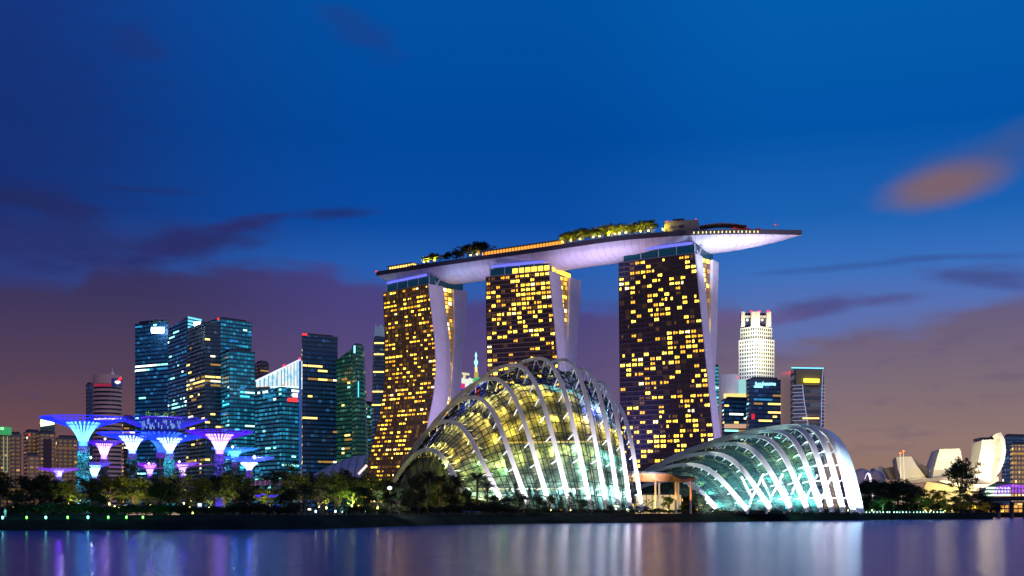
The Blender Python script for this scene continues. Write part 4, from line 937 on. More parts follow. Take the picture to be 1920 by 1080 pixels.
# far right
office('hotel_block', 'tall blue glass hotel block at the far right edge', 'hotel', (1878, 1250), (1886, 1230), (1930, 1240), 819, facade('blue_hotel', (.01, .03, .10), (.02, .05, .14), 4, 4, .3, .1, (90, 140, 200), .3, .2, .1), dens=.12, win='mix', seed=27)
office('apartment_block', 'beige grid-fronted apartment block at the far right edge in front of the blue hotel', 'apartment block', (1894, 1130), (1898, 1110), (1935, 1115), 834, facade('beige_grid', (.03, .02, .03), (.42, .28, .2), 4.2, 3.6, .42, .42, (255, 210, 130), .9, .3, .05), dens=.12, win='warm', seed=28)
T, _, _ = office('waterside_block', 'low building with bright white-green lit storeys left of the beige apartment block', 'office block', (1838, 1010), (1842, 1000), (1896, 1005), 910, navy, dens=0, seed=29)
for i in range(4): panel(T, 'lit_storey', 1843+(3-i)*2, 1895, 913+i*6.5, 917+i*6.5, 997, emat('storey_white', (225, 255, 225), 1.3), .6)
# lotus-shaped museum
Dm = 900
cream = pmat('museum_skin', (.72, .68, .55), .55, nz=.05, nscale=.1); creamd = pmat('museum_dark_side', (.16, .13, .13), .6)  # darker copy of the skin paints the petals' unlit faces
MU = thing('lotus_museum', 'museum of upturned cream finger-like petals, brilliantly floodlit at its right', 'museum', tuple(G(1775, Dm, 3)))
def petal(front, depth, D, mat=cream, lean=8, side=None, name='petal'):
    """front outline (px,py) closed; swept back by depth and narrowed, giving a solid tapering finger"""
    a = [W(px, py, D) for px, py in front]; c = sum(a, Vector())/len(a)
    bq = [Vector((lerp(p.x, c.x, .35), p.y+depth, lerp(p.z, c.z, .12))) for p in a]
    mb = MB(); mb.loft([a, bq], closed=True); mb.face(a[::-1]); mb.face(bq); return mb.build(name, mat, MU)
petal([(1640, 877), (1655, 874), (1672, 898), (1642, 898)], 18, Dm+60)
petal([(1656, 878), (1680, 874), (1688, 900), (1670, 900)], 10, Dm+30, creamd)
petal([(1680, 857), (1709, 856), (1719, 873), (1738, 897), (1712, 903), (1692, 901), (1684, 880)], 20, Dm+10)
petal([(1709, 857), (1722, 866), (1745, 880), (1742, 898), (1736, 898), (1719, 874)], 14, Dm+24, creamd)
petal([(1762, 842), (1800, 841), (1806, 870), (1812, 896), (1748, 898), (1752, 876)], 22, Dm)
petal([(1752, 862), (1762, 842), (1758, 865), (1748, 896), (1742, 884)], 14, Dm+16, pmat('museum_blue_side', (.4, .42, .55), .6))  # bluish copy of the skin paints a petal's unlit side
petal([(1841, 825), (1866, 824), (1871, 845), (1871, 868), (1864, 890), (1850, 912), (1828, 920), (1824, 900), (1834, 868), (1839, 845)], 22, Dm-20)
petal([(1868, 812), (1877, 811), (1884, 824), (1886.5, 844), (1884, 862), (1876, 882), (1864, 897), (1870, 880), (1877, 858), (1878, 838), (1875, 820)], 10, Dm-32)
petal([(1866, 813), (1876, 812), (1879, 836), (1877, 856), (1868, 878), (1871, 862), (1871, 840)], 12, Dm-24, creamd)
petal([(1745, 898), (1812, 894), (1835, 896), (1872, 893), (1873, 901), (1852, 912), (1830, 922), (1790, 910)], 26, Dm-10, name='bowl')
petal([(1738, 903), (1790, 912), (1828, 921), (1815, 940), (1800, 962), (1735, 962), (1722, 935)], 20, Dm-4, pmat('museum_base', (.5, .42, .22), .7), name='lower_bowl')  # yellow light on the cream underside put into the base colour
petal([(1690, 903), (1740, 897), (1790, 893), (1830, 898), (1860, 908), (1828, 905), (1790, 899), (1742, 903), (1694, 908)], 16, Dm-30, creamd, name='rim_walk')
petal([(1840, 820), (1866, 820), (1866, 825), (1840, 826)], 20, Dm-10, pmat('museum_top', (.08, .08, .14), .6), name='petal_skylight')
for (px, py, dd, tx, ty, col, e) in [(1705, 902, -75, 1705, 876, (255, 234, 180), 110000), (1780, 900, -80, 1780, 866, (255, 236, 188), 140000), (1850, 918, -85, 1853, 870, (255, 246, 228), 230000), (1880, 905, -60, 1882, 850, (255, 235, 200), 90000), (1655, 910, 10, 1655, 885, (255, 225, 150), 30000), (1770, 945, -50, 1770, 925, (255, 225, 130), 30000), (1812, 925, -60, 1812, 905, (255, 235, 170), 90000)]:
    light('SPOT', W(px, py, Dm+dd), col, e, MU, 1.0, W(tx, ty, Dm), 75, .8)
T = thing('twin_masts', 'pair of slim masts with orange beacons in front of the cream museum petal', 'mast', tuple(G(1692, 860, 3)))
for px in (1688, 1694): MB().tube([G(px+3, 860, 3), W(px, 852 if px == 1688 else 848, 860)], .25, 5).build('pole', steelw, T); MB().lathe([(0, -1), (1, 0), (0, 1)], 8, tuple(W(px, 850 if px == 1688 else 846, 860))).build('beacon', emat('orange_beacon', (255, 120, 50), 2.5), T)
# theatre shells
shp = pmat('violet_metal', (.30, .26, .36), .5); arcw = emat('white_arc', (255, 235, 255), 1.5)
for i, (px0, px1, yt) in enumerate([(1578, 1604, 875), (1598, 1634, 878), (1626, 1656, 881)]):
    Ds = 980-i*14; T = thing('domed_shell', ('leftmost violet theatre shell partly behind the wide conservatory', 'middle violet theatre shell right of the wide conservatory', 'rightmost violet theatre shell left of the museum')[i], 'theatre roof', tuple(G((px0+px1)/2, Ds, 3)), 'row of violet theatre shells')
    mb = MB(); rows = []; a0, a1 = G(px0, Ds), G(px1, Ds); zt = zat(yt, Ds)
    for j in range(9):
        f = j/8; rows.append([Vector((lerp(a0.x, a1.x, f), Ds-12*math.cos(th), 3+(zt-3)*(.9+.1*math.sin(math.pi*f))*math.sin(th))) for th in [math.pi*q/12 for q in range(13)]])
    mb.loft(rows); mb.face(rows[-1]); mb.face(rows[0][::-1]); mb.build('shell', shp, T, smooth=True)
    if i: MB().tube([p+Vector((.6, -.4, .4)) for p in rows[0][:9]], .9, 5).build('edge_arc', arcw, T)
# ribbed pale shell roof behind the trees (left of the towers)
T = thing('ribbed_roof_hall', 'grey ribbed shell roof of a hall rising behind the trees beside the leftmost hotel tower', 'hall', tuple(G(650, 800, 3)))
mb = MB(); rows = []
for j in range(15):
    f = j/14; px = 590+102*f; yt = lerp(888, 853, math.sin(f*math.pi/2)**1.0) ; rows.append([W(px, yt, 860), W(px-6, yt+6, 835), W(px-10, lerp(yt, 900, .5), 815), W(px-14, 905, 805)])
mb.loft(rows); mb.build('shell_roof', pmat('pale_metal_roof', (.32, .28, .34), .5), T)
mb = MB()
for r in rows[::2]: mb.tube(r, .45, 4)
mb.build('roof_ribs', pmat('roof_rib', (.12, .11, .15), .6), T)
MB().tube([W(672, 889, 800), W(688, 872, 800)], .8, 5).build('edge_light', emat('pink_white_edge', (255, 225, 215), 1.3), T)
T = thing('low_canopy', 'low pink lit canopy with ribbed edge above the trees near the centre left', 'canopy', tuple(G(512, 420, 3)))
mb = MB(); rows = [[W(470+i*9, 903-4*math.sin(i/9*math.pi), 430), W(470+i*9, 903-4*math.sin(i/9*math.pi)+1.2, 418), W(470+i*9, 911-2*math.sin(i/9*math.pi), 414)] for i in range(10)]
mb.loft(rows); mb.build('roof', pmat('mauve_roof', (.22, .1, .15), .6, em=s2l((120, 50, 80)), es=.25), T)
mb = MB()
for r in rows: mb.tube(r, .18, 4)
mb.build('ribs', steelw, T)
T = thing('white_tent_roof', 'shallow white tent roof above the trees below the purple supertrees', 'canopy', tuple(G(445, 440, 3)))
mb = MB(); mb.loft([[W(418, 901, 445), W(432, 895, 445), W(450, 893, 445), W(470, 899, 445)], [W(416, 904, 430), W(432, 899, 430), W(450, 897, 430), W(474, 903, 430)]]); mb.build('membrane', pmat('tent_white', (.6, .62, .65), .7), T)
for px in (422, 445, 468): MB().tube([G(px, 436, 3), W(px, 900, 436)], .2, 5).build('pole', steelw, T)
# bridges
T = thing('road_bridge', 'road bridge with an amber lit deck edge crossing the channel at the far right', 'bridge', tuple(G(1890, 700, 0)))
a, b__ = W(1856, 936, 720), W(1960, 933, 690)
MB().beam(a, b__, 12, 2.2).build('deck', pmat('concrete', (.14, .11, .1), .8), T); MB().beam(a+Vector((0, -6.5, .9)), b__+Vector((0, -6.5, .9)), .4, .9).build('edge_light', emat('amber_edge', (240, 150, 60), 1.0), T)
for px in (1872, 1897, 1922): q = G(px, 706, -2); MB().tube([q, (q.x, q.y, 9)], 1.2, 8).build('pier', pmat('concrete', (.14, .11, .1), .8), T)
T = thing('helix_footbridge', 'purple lit arched lattice footbridge above the road bridge at the far right', 'footbridge', tuple(G(1890, 800, 0)))
mb = MB(); ml = MB()
for ph in (0, math.pi):
    pts = []
    for i in range(121):
        f = i/120; px = 1868+80*f; yy = 921-5*math.sin(math.pi*min(1, f*1.3)); c = W(px, yy, 810); th = f*math.pi*14+ph; pts.append(c+Vector((0, 2.6*math.cos(th), 2.6*math.sin(th))))
    mb.tube(pts, .3, 4)
mb.build('helix_tubes', emat('purple_led', (170, 60, 255), 1.1), T); ml.beam(W(1862, 925, 810), W(1950, 922, 810), 4, .6).build('deck', emat('violet_deck', (190, 90, 220), .5), T)
T, _, _ = office('waterfront_shops', 'low amber lit waterfront building behind the road bridge piers', 'shops', (1840, 780), (1845, 775), (1960, 778), 946, facade('shopfront', (.05, .03, .02), (.10, .06, .04), 2.6, 3.0, .3, .2, (255, 180, 80), 1.6, .55, .3), dens=.5, fh=2.6, bw=3, win='amber', seed=31, cap=False)
panel(T, 'lit_sign_strip', 1900, 1925, 964, 966, 770, emat('violet_strip', (210, 170, 255), 1.5), .4)
# ------------------------------------------------------------------ supertrees
def hexmix(c): return c
def supertree(label, px, D, rim_py, hw_px, core_hw, core_top, neck_py, tw_px, ribc, corec, trunk_lit=None, es=2.8, ces=2.6, spot=None, nrib=34, bar=False, trunk_e=1):
    base = G(px, D, 3); T = thing('supertree', label, 'supertree', tuple(base), 'giant steel supertrees lit blue and purple')
    s = D/F; R = hw_px*s; zt = zat(rim_py, D); zn = zat(neck_py, D); r0 = tw_px*s; rc = core_hw*s; zc = zat(core_top, D)
    es = es*(.62 if ribc[0] > 60 else 1)*(.75 if hw_px < 50 else 1); rm = emat('branch_glow_%d_%d_%d_%d' % (*ribc, int(es*100)), ribc, es); rr = random.Random(int(px))  # glow painted on the steel branches for the LEDs lighting them
    mb = MB()
    def prof(g): return r0+(R-r0)*g**2.6, zn+(zt-zn)*(g**.72)
    for i in range(nrib):
        a0 = 2*math.pi*i/nrib; tw_ = rr.uniform(-.06, .06); pts = []
        for q in range(9):
            g = q/8; r, z = prof(g); a = a0+tw_*g; pts.append(base+Vector((r*math.cos(a), r*math.sin(a), z-3)))
        mb.tube(pts, .10, 3, cap=False)
        # forked tips
        for sg_ in (-1, 1):
            a = a0+sg_*.07; r1, z1 = prof(.62); r2, z2 = prof(1.0); mb.tube([base+Vector((r1*math.cos(a0), r1*math.sin(a0), z1-3)), base+Vector((r2*math.cos(a), r2*math.sin(a), z2-3+rr.uniform(-.4, .6)))], .09, 3, cap=False)
    mb.build('canopy_branches', rm, T)
    mb = MB()
    for g in (.3, .5, .66, .8, .9, 1.0):
        r, z = prof(g); n = 40; mb.tube([base+Vector((r*math.cos(2*math.pi*i/n), r*math.sin(2*math.pi*i/n), z-3)) for i in range(n)], .12, 3, closed=True)
    mb.build('canopy_rings', rm, T)
    cm_ = emat('core_%d_%d_%d' % corec, corec, ces); mb = MB()
    for i in range(22):
        a = 2*math.pi*i/22; pts = []
        for q in range(7):
            g = q/6; r = r0*.75+(rc-r0*.75)*g**1.9; pts.append(base+Vector((r*math.cos(a), r*math.sin(a), lerp(zn+.5, zc, g)-3)))
        mb.tube(pts, .5, 4, cap=False, rf=lambda q: .42+.05*q)
    mb.build('lit_core_rods', cm_, T)
    mb = MB(); mb.lathe([(r0*.6, zn-3), (r0*.7, zn+(zc-zn)*.3-3), (rc*.82, zc-3.2), (rc*.95, zc-2.9), (rc*.5, zc-2.9)], 20, tuple(base)); mb.build('core_cone', emat('cone_%d_%d_%d' % tuple(int(c*.45+r_*.2) for c, r_ in zip(corec, ribc)), tuple(int(c*.45+r_*.2) for c, r_ in zip(corec, ribc)), .8), T)
    # planted trunk
    tr = MB(); h = zn-3; tr.lathe([(r0*1.25, 0), (r0*1.05, h*.3), (r0*.95, h*.7), (r0*.9, h)], 14, tuple(base))
    tr.build('trunk', pmat('trunk_concrete', (.10, .10, .12), .8), T)
    lf = MB()
    for i in range(int(900 if trunk_lit else 350)):
        a = rr.uniform(0, 2*math.pi); z = h*rr.random()**.9; r = r0*lerp(1.25, .92, z/h)+rr.uniform(-.1, .7); c = base+Vector((r*math.cos(a), r*math.sin(a), z)); sz = rr.uniform(.5, 1.1)
        d1 = Vector((rr.uniform(-1, 1), rr.uniform(-1, 1), rr.uniform(-1, 1))).normalized()*sz; d2 = d1.cross(Vector((rr.uniform(-1, 1), rr.uniform(-1, 1), rr.uniform(-1, 1)))).normalized()*sz*.7
        lf.face([c-d1, c-d2, c+d1, c+d2])
    lf.build('climbing_plants', MATS['trunk_plants'], T)
    mb = MB(); mb.lathe([(r0*1.1, zn-6.2), (r0*1.15, zn-3)], 16, tuple(base), cap=False); mb.build('collar', emat('collar_led', (110, 50, 220), .6), T)
    if trunk_lit:
        for a in (-2.4, -1.5, -.7):
            for zf in (.12, .5, .85): light('SPOT', base+Vector((8*math.cos(a), 8*math.sin(a), h*zf)), trunk_lit, 5200*trunk_e, T, .3, base+Vector((0, 0, h*zf+2)), 140, 1.0, name='trunk_light')
    if spot:
        sx, sy, cc, ee = spot; p = W(sx, sy, D-8); MB().lathe([(0, -.8), (.8, 0), (0, .8)], 8, tuple(p)).build('floodlight', emat('flood_%d' % cc[0], cc, 9), T); light('POINT', p+Vector((0, 1.6, 0)), cc, ee*.5, T, .5)
    light('POINT', base+Vector((0, 0, zc)), ribc, 2500, T, 1.0)
    return T
MATS['trunk_plants'] = leafmat('trunk_plants', (.02, .04, .04), (.10, .16, .15), (.3, .36, .34))
blueL, violet, deepv = (12, 34, 235), (70, 14, 222), (84, 44, 215)
cyanw, whitec, pinkw = (130, 215, 255), (200, 240, 255), (235, 185, 255)
supertree('tallest foreground supertree at left, blue with a cyan-white core and a thick planted trunk', 156, 600, 784, 77, 30, 793, 838, 8.5, (14, 30, 235), (110, 205, 255), (60, 190, 235))
supertree('blue supertree with a white core, second from the left of the three blue foreground ones', 248, 680, 813, 63, 24, 818, 852, 7, blueL, whitec, (40, 120, 170), trunk_e=.5)
supertree('blue supertree with a white core and pink collar before the widest dark bowl', 318, 665, 818, 62, 23, 822, 852, 7, (12, 40, 235), whitec, (60, 200, 235))
S4 = supertree('widest supertree with a dark bowl and rooftop bar behind the blue ones', 303, 790, 786, 84, 36, 812, 850, 9, (34, 30, 190), (40, 90, 225), ces=3, es=1.8)
supertree('large violet supertree with pinkish core at the right of the grove', 412, 640, 809, 62, 25, 815, 853, 8, violet, pinkw, (90, 60, 220))
supertree('violet supertree with pale pink core between the first two blue ones', 195, 860, 827, 34, 15, 832, 862, 6, violet, pinkw, spot=(197, 823, (255, 225, 255), 3000))
supertree('short supertree with a cyan-white core just right of the tallest foreground trunk', 177, 720, 868, 30, 13, 873, 898, 5, (70, 60, 210), (170, 240, 245), spot=(170, 858, (240, 250, 255), 3000))
supertree('small pink cored violet supertree between two blue foreground supertrees', 281, 820, 869, 30, 11, 872, 893, 4, (120, 30, 215), (230, 150, 255), spot=(279, 869, (255, 240, 255), 4000))
supertree('small violet supertree with a white floodlight right of the third blue supertree', 342, 840, 868, 30, 10, 871, 893, 4, (110, 44, 220), (220, 190, 255), spot=(336, 866, (255, 245, 255), 4000))
supertree('low violet supertree with a bright core at the far left above the dark trees', 110, 520, 879, 36, 9, 882, 896, 5, (96, 40, 200), (200, 190, 255), spot=(112, 888, (235, 235, 255), 3000))
supertree('small blue supertree with a cyan core right of the large violet one', 440, 740, 841, 42, 12, 846, 866, 5, (30, 110, 225), (110, 230, 245), spot=(436, 838, (235, 240, 255), 3000))
supertree('low blue supertree with a fan-like white core at the right end of the grove', 467, 560, 858, 46, 15, 868, 884, 5, (44, 70, 220), (215, 230, 255), spot=(477, 857, (235, 240, 255), 3000))
# rooftop bar of the widest one
b0 = G(303, 790, 0); sg_ = []; zr = zat(786, 790); rb = 34*790/F
for i in range(40):
    a = math.pi+math.pi*i/39; 
    if R_.random() < .75: sg_.append(lambda mb, q=b0+Vector((rb*1.02*math.cos(a), rb*1.02*math.sin(a), zr-4+R_.uniform(-2, 2))), hh=R_.uniform(1.5, 3.5): mb.box(q, (.5, .5, hh)))
pieces('bar_window', emat('bar_window', (140, 190, 215), .9), S4, sg_)
MB().lathe([(rb*.7, zr-8), (rb, zr-7), (rb, zr), (rb*1.05, zr+.2), (rb*1.05, zr+.9), (rb*.9, zr+1)], 30, tuple(b0)).build('bar_drum', pmat('bar_drum', (.02, .02, .09), .4, em=(.01, .02, .4), es=.35), S4)  # blue light on the bowl put in as a self-glow
MB().tube([b0+Vector((rb*1.08*math.cos(2*math.pi*i/40), rb*1.08*math.sin(2*math.pi*i/40), zr+.6)) for i in range(40)], .35, 4, closed=True).build('rim_light', emat('violet_rim', (110, 60, 255), 1.1), S4)
for dx in (-8, -3, 3, 8):
    mb = MB()
    for q in range(70):
        c = b0+Vector((dx+R_.gauss(0, .9), R_.gauss(-2, .9), zr+2.4+R_.gauss(0, 1.0))); d1 = Vector((R_.uniform(-1, 1), R_.uniform(-1, 1), R_.uniform(-1, 1)))*.5; d2 = Vector((R_.uniform(-1, 1), R_.uniform(-1, 1), R_.uniform(-1, 1)))*.5; mb.face([c-d1, c-d2, c+d1, c+d2])
    mb.build('roof_shrub', pmat('shrub_leaf', (.12, .2, .05), .8), S4); light('POINT', b0+Vector((dx, -6, zr+3)), (210, 255, 120), 800, S4, .3)
# aerial walkway
T = thing('aerial_walkway', 'thin violet lit walkway slung between the supertrees', 'walkway', tuple(G(250, 690, 3)))
pts = [W(px, 872+6*math.sin((px-180)/200*math.pi), 760-30*math.sin((px-180)/200*math.pi)) for px in range(180, 421, 12)]
MB().tube(pts, .35, 4).build('deck', emat('walkway_led', (150, 60, 220), .6), T)
mb = MB()
for p in pts[::2]: mb.beam(p, p+Vector((0, 0, 6)), .12)
mb.build('hangers', steelw, T)
# ------------------------------------------------------------------ trees
leafd = leafmat('leaf_unlit', (.003, .006, .002), (.009, .016, .005), (.018, .028, .008))  # darker copy of the foliage for trees out of the lamplight
leafl = leafmat('leaf_lamplit', (.014, .024, .006), (.045, .062, .012), (.11, .125, .026))  # brighter copy of the foliage, lamplight put into the leaf colour
bark = pmat('bark', (.06, .045, .03), .9, nz=.3, nscale=3)
PROTO = {}
def crown_leaves(mb, rr, c, r, n, sz, flat=.75):
    for _ in range(n):
        d = Vector((rr.gauss(0, 1), rr.gauss(0, 1), rr.gauss(0, 1))).normalized()*(rr.random()**.45)
        p = c+Vector((d.x*r, d.y*r, d.z*r*flat)); s = sz*rr.uniform(.6, 1.4)
        a = Vector((rr.uniform(-1, 1), rr.uniform(-1, 1), rr.uniform(-.6, .6))).normalized()*s; b_ = a.cross(Vector((rr.uniform(-1, 1), rr.uniform(-1, 1), rr.uniform(-1, 1))))
        if b_.length < .01: continue
        b_ = b_.normalized()*s*.6; mb.face([p-a, p-b_, p+a, p+b_])
def proto(kind, seed, mat):
    rr = random.Random(seed); T = bpy.data.objects.new('tree', None); C.objects.link(T); T.name = 'proto_%s_%d_%s' % (kind, seed, mat.name)
    tk = MB(); cr = MB()
    if kind == 'broad':
        h = 10; tips = []
        tk.tube([(0, 0, -.3), (rr.uniform(-.2, .2), 0, 1.6), (rr.uniform(-.3, .3), rr.uniform(-.3, .3), 3.4), (0, 0, 5.5)], [.32, .25, .2, .12], 7)
        for i in range(8):
            a = 2*math.pi*i/8+rr.uniform(-.4, .4); z0 = rr.uniform(2.2, 4.6); r = rr.uniform(1.6, 3.2); t1 = Vector((r*math.cos(a), r*math.sin(a), rr.uniform(4.6, 8.4))); tips.append(t1)
            tk.tube([(0, 0, z0), (t1.x*.5, t1.y*.5, lerp(z0, t1.z, .6)), tuple(t1)], [.13, .09, .04], 5)
        tips += [Vector((rr.uniform(-1, 1), rr.uniform(-1, 1), rr.uniform(6.5, 8.6))) for _ in range(5)]
        for t_ in tips:
            crown_leaves(cr, rr, t_, rr.uniform(1.1, 1.8), 150, .20)
            for _ in range(2): crown_leaves(cr, rr, t_+Vector((rr.uniform(-1.6, 1.6), rr.uniform(-1.6, 1.6), rr.uniform(-.8, 1.2))), rr.uniform(.45, .9), 50, .18)
    elif kind == 'tall':
        tk.tube([(0, 0, -.3), (.15, 0, 3), (0, .1, 6.5), (.1, 0, 9.5)], [.2, .16, .11, .04], 7)
        for i in range(15):
            z = 2.6+i*.5; a = i*2.4; r = 1.7*(1-abs((z-5.6)/6)**2)*rr.uniform(.6, 1.1); t1 = Vector((r*math.cos(a), r*math.sin(a), z+.7)); tk.tube([(0, 0, z), tuple(t1)], [.06, .03], 4); crown_leaves(cr, rr, t1, rr.uniform(.6, 1.0), 95, .17, .8)
        crown_leaves(cr, rr, Vector((0, 0, 9.6)), .7, 80, .15, 1.2)
    elif kind == 'airy':
        tk.tube([(0, 0, -.3), (.3, 0, 2.2), (-.2, .2, 4), (.2, 0, 6.2)], [.24, .2, .15, .08], 7)
        for i in range(11):
            a = i*2.4+rr.uniform(-.3, .3); z0 = rr.uniform(2.6, 6); r = rr.uniform(2.0, 4.2); t1 = Vector((r*math.cos(a), r*math.sin(a), z0+rr.uniform(1.2, 3))); tk.tube([(0, 0, z0), (t1.x*.5, t1.y*.5, lerp(z0, t1.z, .7)), tuple(t1)], [.10, .07, .03], 5)
            crown_leaves(cr, rr, t1, rr.uniform(.8, 1.3), 85, .17, .45)
    elif kind == 'palm':
        tk.tube([(0, 0, -.3), (.1, 0, 2.5), (.25, .1, 5), (.2, .1, 7.2)], [.24, .19, .16, .15], 7)
        top_ = Vector((.2, .1, 7.2))
        for i in range(34):
            a = i*2.39996; el = rr.uniform(-.7, 1.25); L = rr.uniform(2.1, 2.9); d = Vector((math.cos(a)*math.cos(el), math.sin(a)*math.cos(el), math.sin(el))); pts = [top_+d*(L*q/6)-Vector((0, 0, 1.1*(q/6)**2*L/2.4)) for q in range(7)]
            cr.tube(pts, .03, 3, cap=False)
            sd_ = d.cross(Vector((0, 0, 1)));  sd_ = sd_.normalized() if sd_.length > .1 else Vector((1, 0, 0))
            for q in range(1, 7):
                p0, p1 = pts[q-1], pts[q]; wd = .55*math.sin(math.pi*min(1, (q+.6)/7))
                for sg_ in (-1, 1):
                    for u_ in (0, .5):
                        b0_ = p0.lerp(p1, u_); cr.face([b0_, b0_+(p1-p0)*.35, b0_+(p1-p0)*.9+sd_*(sg_*wd)-Vector((0, 0, wd*.5))])
    elif kind == 'conifer':
        tk.tube([(0, 0, -.3), (0, 0, 5), (0, 0, 9.6)], [.2, .12, .03], 6)
        for i in range(26):
            z = 1.2+i*.33; r = 2.0*(1-z/10.2)+.1
            for q in range(6):
                a = q*math.pi/3+i*.7; t1 = Vector((r*math.cos(a), r*math.sin(a), z-.3)); tk.tube([(0, 0, z), tuple(t1)], [.035, .015], 3, cap=False); crown_leaves(cr, rr, t1*.75+Vector((0, 0, z*.25)), .35, 14, .14, .4)
    elif kind == 'bush':
        tk.tube([(0, 0, -.2), (.05, 0, .8)], [.1, .05], 5)
        for i in range(9):
            a = i*2.4; r = rr.uniform(.3, 1.9); t1 = Vector((r*math.cos(a), r*math.sin(a), rr.uniform(.8, 2.3))); tk.tube([(0, 0, .2), tuple(t1)], [.05, .02], 4); crown_leaves(cr, rr, t1, rr.uniform(.8, 1.2), 130, .15, .8)
    a = tk.build('trunk', bark, T, local=True); b_ = cr.build('crown', mat, T, local=True); TREEKIDS[T.name] = [a, b_]; return T
HT = {'broad': 9.8, 'tall': 10.3, 'airy': 9.3, 'palm': 9.2, 'conifer': 9.9, 'bush': 3.1}
WDT = {'broad': 4.6, 'tall': 2.5, 'airy': 5.0, 'palm': 2.7, 'conifer': 2.2, 'bush': 2.7}
for kd in HT:
    for sd_ in (1, 2, 3):
        for mt in (leafd, leafl): PROTO[(kd, sd_, mt.name)] = proto(kd, sd_, mt)
KN = {'broad': 'broad_tree', 'tall': 'slim_tree', 'airy': 'spreading_tree', 'palm': 'palm_tree', 'conifer': 'conifer_tree', 'bush': 'bush'}
LM = [(0, 60, 'at the far left edge'), (60, 130, 'below the low violet supertree'), (130, 185, 'at the foot of the tallest foreground supertree'), (185, 235, 'between the first two blue supertrees'), (235, 285, 'below the second blue supertree'),
      (285, 345, 'below the third blue supertree'), (345, 400, 'left of the large violet supertree'), (400, 460, 'below the large violet supertree'), (460, 530, 'in front of the slanted-roof block'), (530, 600, 'in front of the navy slab tower'), (600, 700, 'in front of the ribbed roof hall'),
      (700, 770, 'beside the dazzling mast floodlight'), (770, 850, 'in front of the two leftmost ribs of the tall conservatory'), (850, 940, 'in front of the second rib of the tall conservatory'), (940, 1060, 'in front of the middle ribs of the tall conservatory'), (1060, 1215, 'in front of the right ribs of the tall conservatory'),
      (1215, 1300, 'under the orange canopy'), (1300, 1420, 'in front of the lowest ribs of the wide conservatory'), (1420, 1640, 'along the feet of the wide conservatory'), (1640, 1700, 'between the wide conservatory and the museum'), (1700, 1770, 'in front of the cream museum petals'), (1770, 1925, 'at the right end of the bank')]
GN = {}
def plant(kind, px, top, D, lit=False, wf_=1.0, label=None, seed=None, z=3.0, name=None, cat=None, group=None, loc=None):
    sd_ = seed or R_.choice((1, 2, 3)); mt = leafl if lit else leafd; P = PROTO[(kind, sd_, mt.name)]
    p = G(px, D, z) if loc is None else loc; hgt = (zat(top, D)-p.z) if top is not None else wf_; s = max(.3, hgt/HT[kind])
    wx = s*(wf_ if top is not None else 1)
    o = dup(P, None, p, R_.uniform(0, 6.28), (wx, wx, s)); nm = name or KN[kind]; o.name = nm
    ch = kids(o)
    for c_ in ch: c_.name = 'crown' if 'crown' in c_.name else 'trunk'
    if label: o['label'] = label
    else:
        place = next((t_ for a, b_, t_ in LM if a <= px < b_), 'on the bank'); row = 'waterside' if D < sh(px)+32 else ('rear' if D > sh(px)+110 else 'middle row')
        lb = '%s %s %s %s' % ('lamp-lit' if lit else 'dark', row, KN[kind].replace('_', ' '), place); o['label'] = lb
        o['group'] = lb.replace('lamp-lit', 'lit').replace(' tree ', ' trees ').replace('bush ', 'bushes ')
    if group: o['group'] = group
    o['category'] = cat or ('bush' if kind == 'bush' else 'tree'); return o
# left bank: rear, middle, front rows
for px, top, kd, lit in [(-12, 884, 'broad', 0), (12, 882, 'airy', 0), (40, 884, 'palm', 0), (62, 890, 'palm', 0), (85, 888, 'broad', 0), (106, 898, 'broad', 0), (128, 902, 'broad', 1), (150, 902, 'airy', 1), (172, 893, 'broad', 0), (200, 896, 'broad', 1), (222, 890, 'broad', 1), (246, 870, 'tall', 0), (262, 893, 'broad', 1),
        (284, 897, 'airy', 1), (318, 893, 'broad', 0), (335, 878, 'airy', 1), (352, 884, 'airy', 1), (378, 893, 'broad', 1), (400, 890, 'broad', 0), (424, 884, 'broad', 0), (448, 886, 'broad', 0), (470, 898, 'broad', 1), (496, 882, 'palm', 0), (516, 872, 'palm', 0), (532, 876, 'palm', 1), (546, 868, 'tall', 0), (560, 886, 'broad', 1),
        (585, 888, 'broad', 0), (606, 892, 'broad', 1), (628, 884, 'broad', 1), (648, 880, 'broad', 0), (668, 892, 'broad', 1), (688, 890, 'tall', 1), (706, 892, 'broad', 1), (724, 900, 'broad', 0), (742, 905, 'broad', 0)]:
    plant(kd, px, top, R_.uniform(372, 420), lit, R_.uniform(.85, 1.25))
for px, top, kd, lit in [(0, 905, 'broad', 0), (25, 908, 'airy', 1), (48, 896, 'broad', 0), (76, 893, 'broad', 0), (98, 905, 'broad', 0), (124, 912, 'airy', 1), (146, 920, 'airy', 1), (160, 905, 'tall', 0), (180, 912, 'broad', 0), (204, 910, 'airy', 1), (228, 915, 'broad', 1), (250, 912, 'broad', 1), (272, 918, 'broad', 1),
        (292, 905, 'broad', 0), (310, 903, 'broad', 0), (332, 912, 'broad', 0), (350, 908, 'airy', 1), (372, 914, 'broad', 1), (396, 910, 'broad', 0), (420, 905, 'broad', 1), (444, 912, 'broad', 0), (468, 916, 'tall', 0), (488, 918, 'broad', 1), (508, 914, 'broad', 1), (530, 908, 'broad', 0), (548, 912, 'airy', 1),
        (572, 905, 'broad', 0), (596, 910, 'broad', 1), (614, 905, 'airy', 0), (636, 908, 'broad', 1), (660, 914, 'airy', 1), (684, 912, 'broad', 0), (706, 918, 'broad', 1), (726, 922, 'broad', 0), (748, 915, 'broad', 0), (768, 918, 'broad', 1), (786, 925, 'broad', 0)]:
    plant(kd, px, top, R_.uniform(308, 334), lit, R_.uniform(.85, 1.2))
px = -10
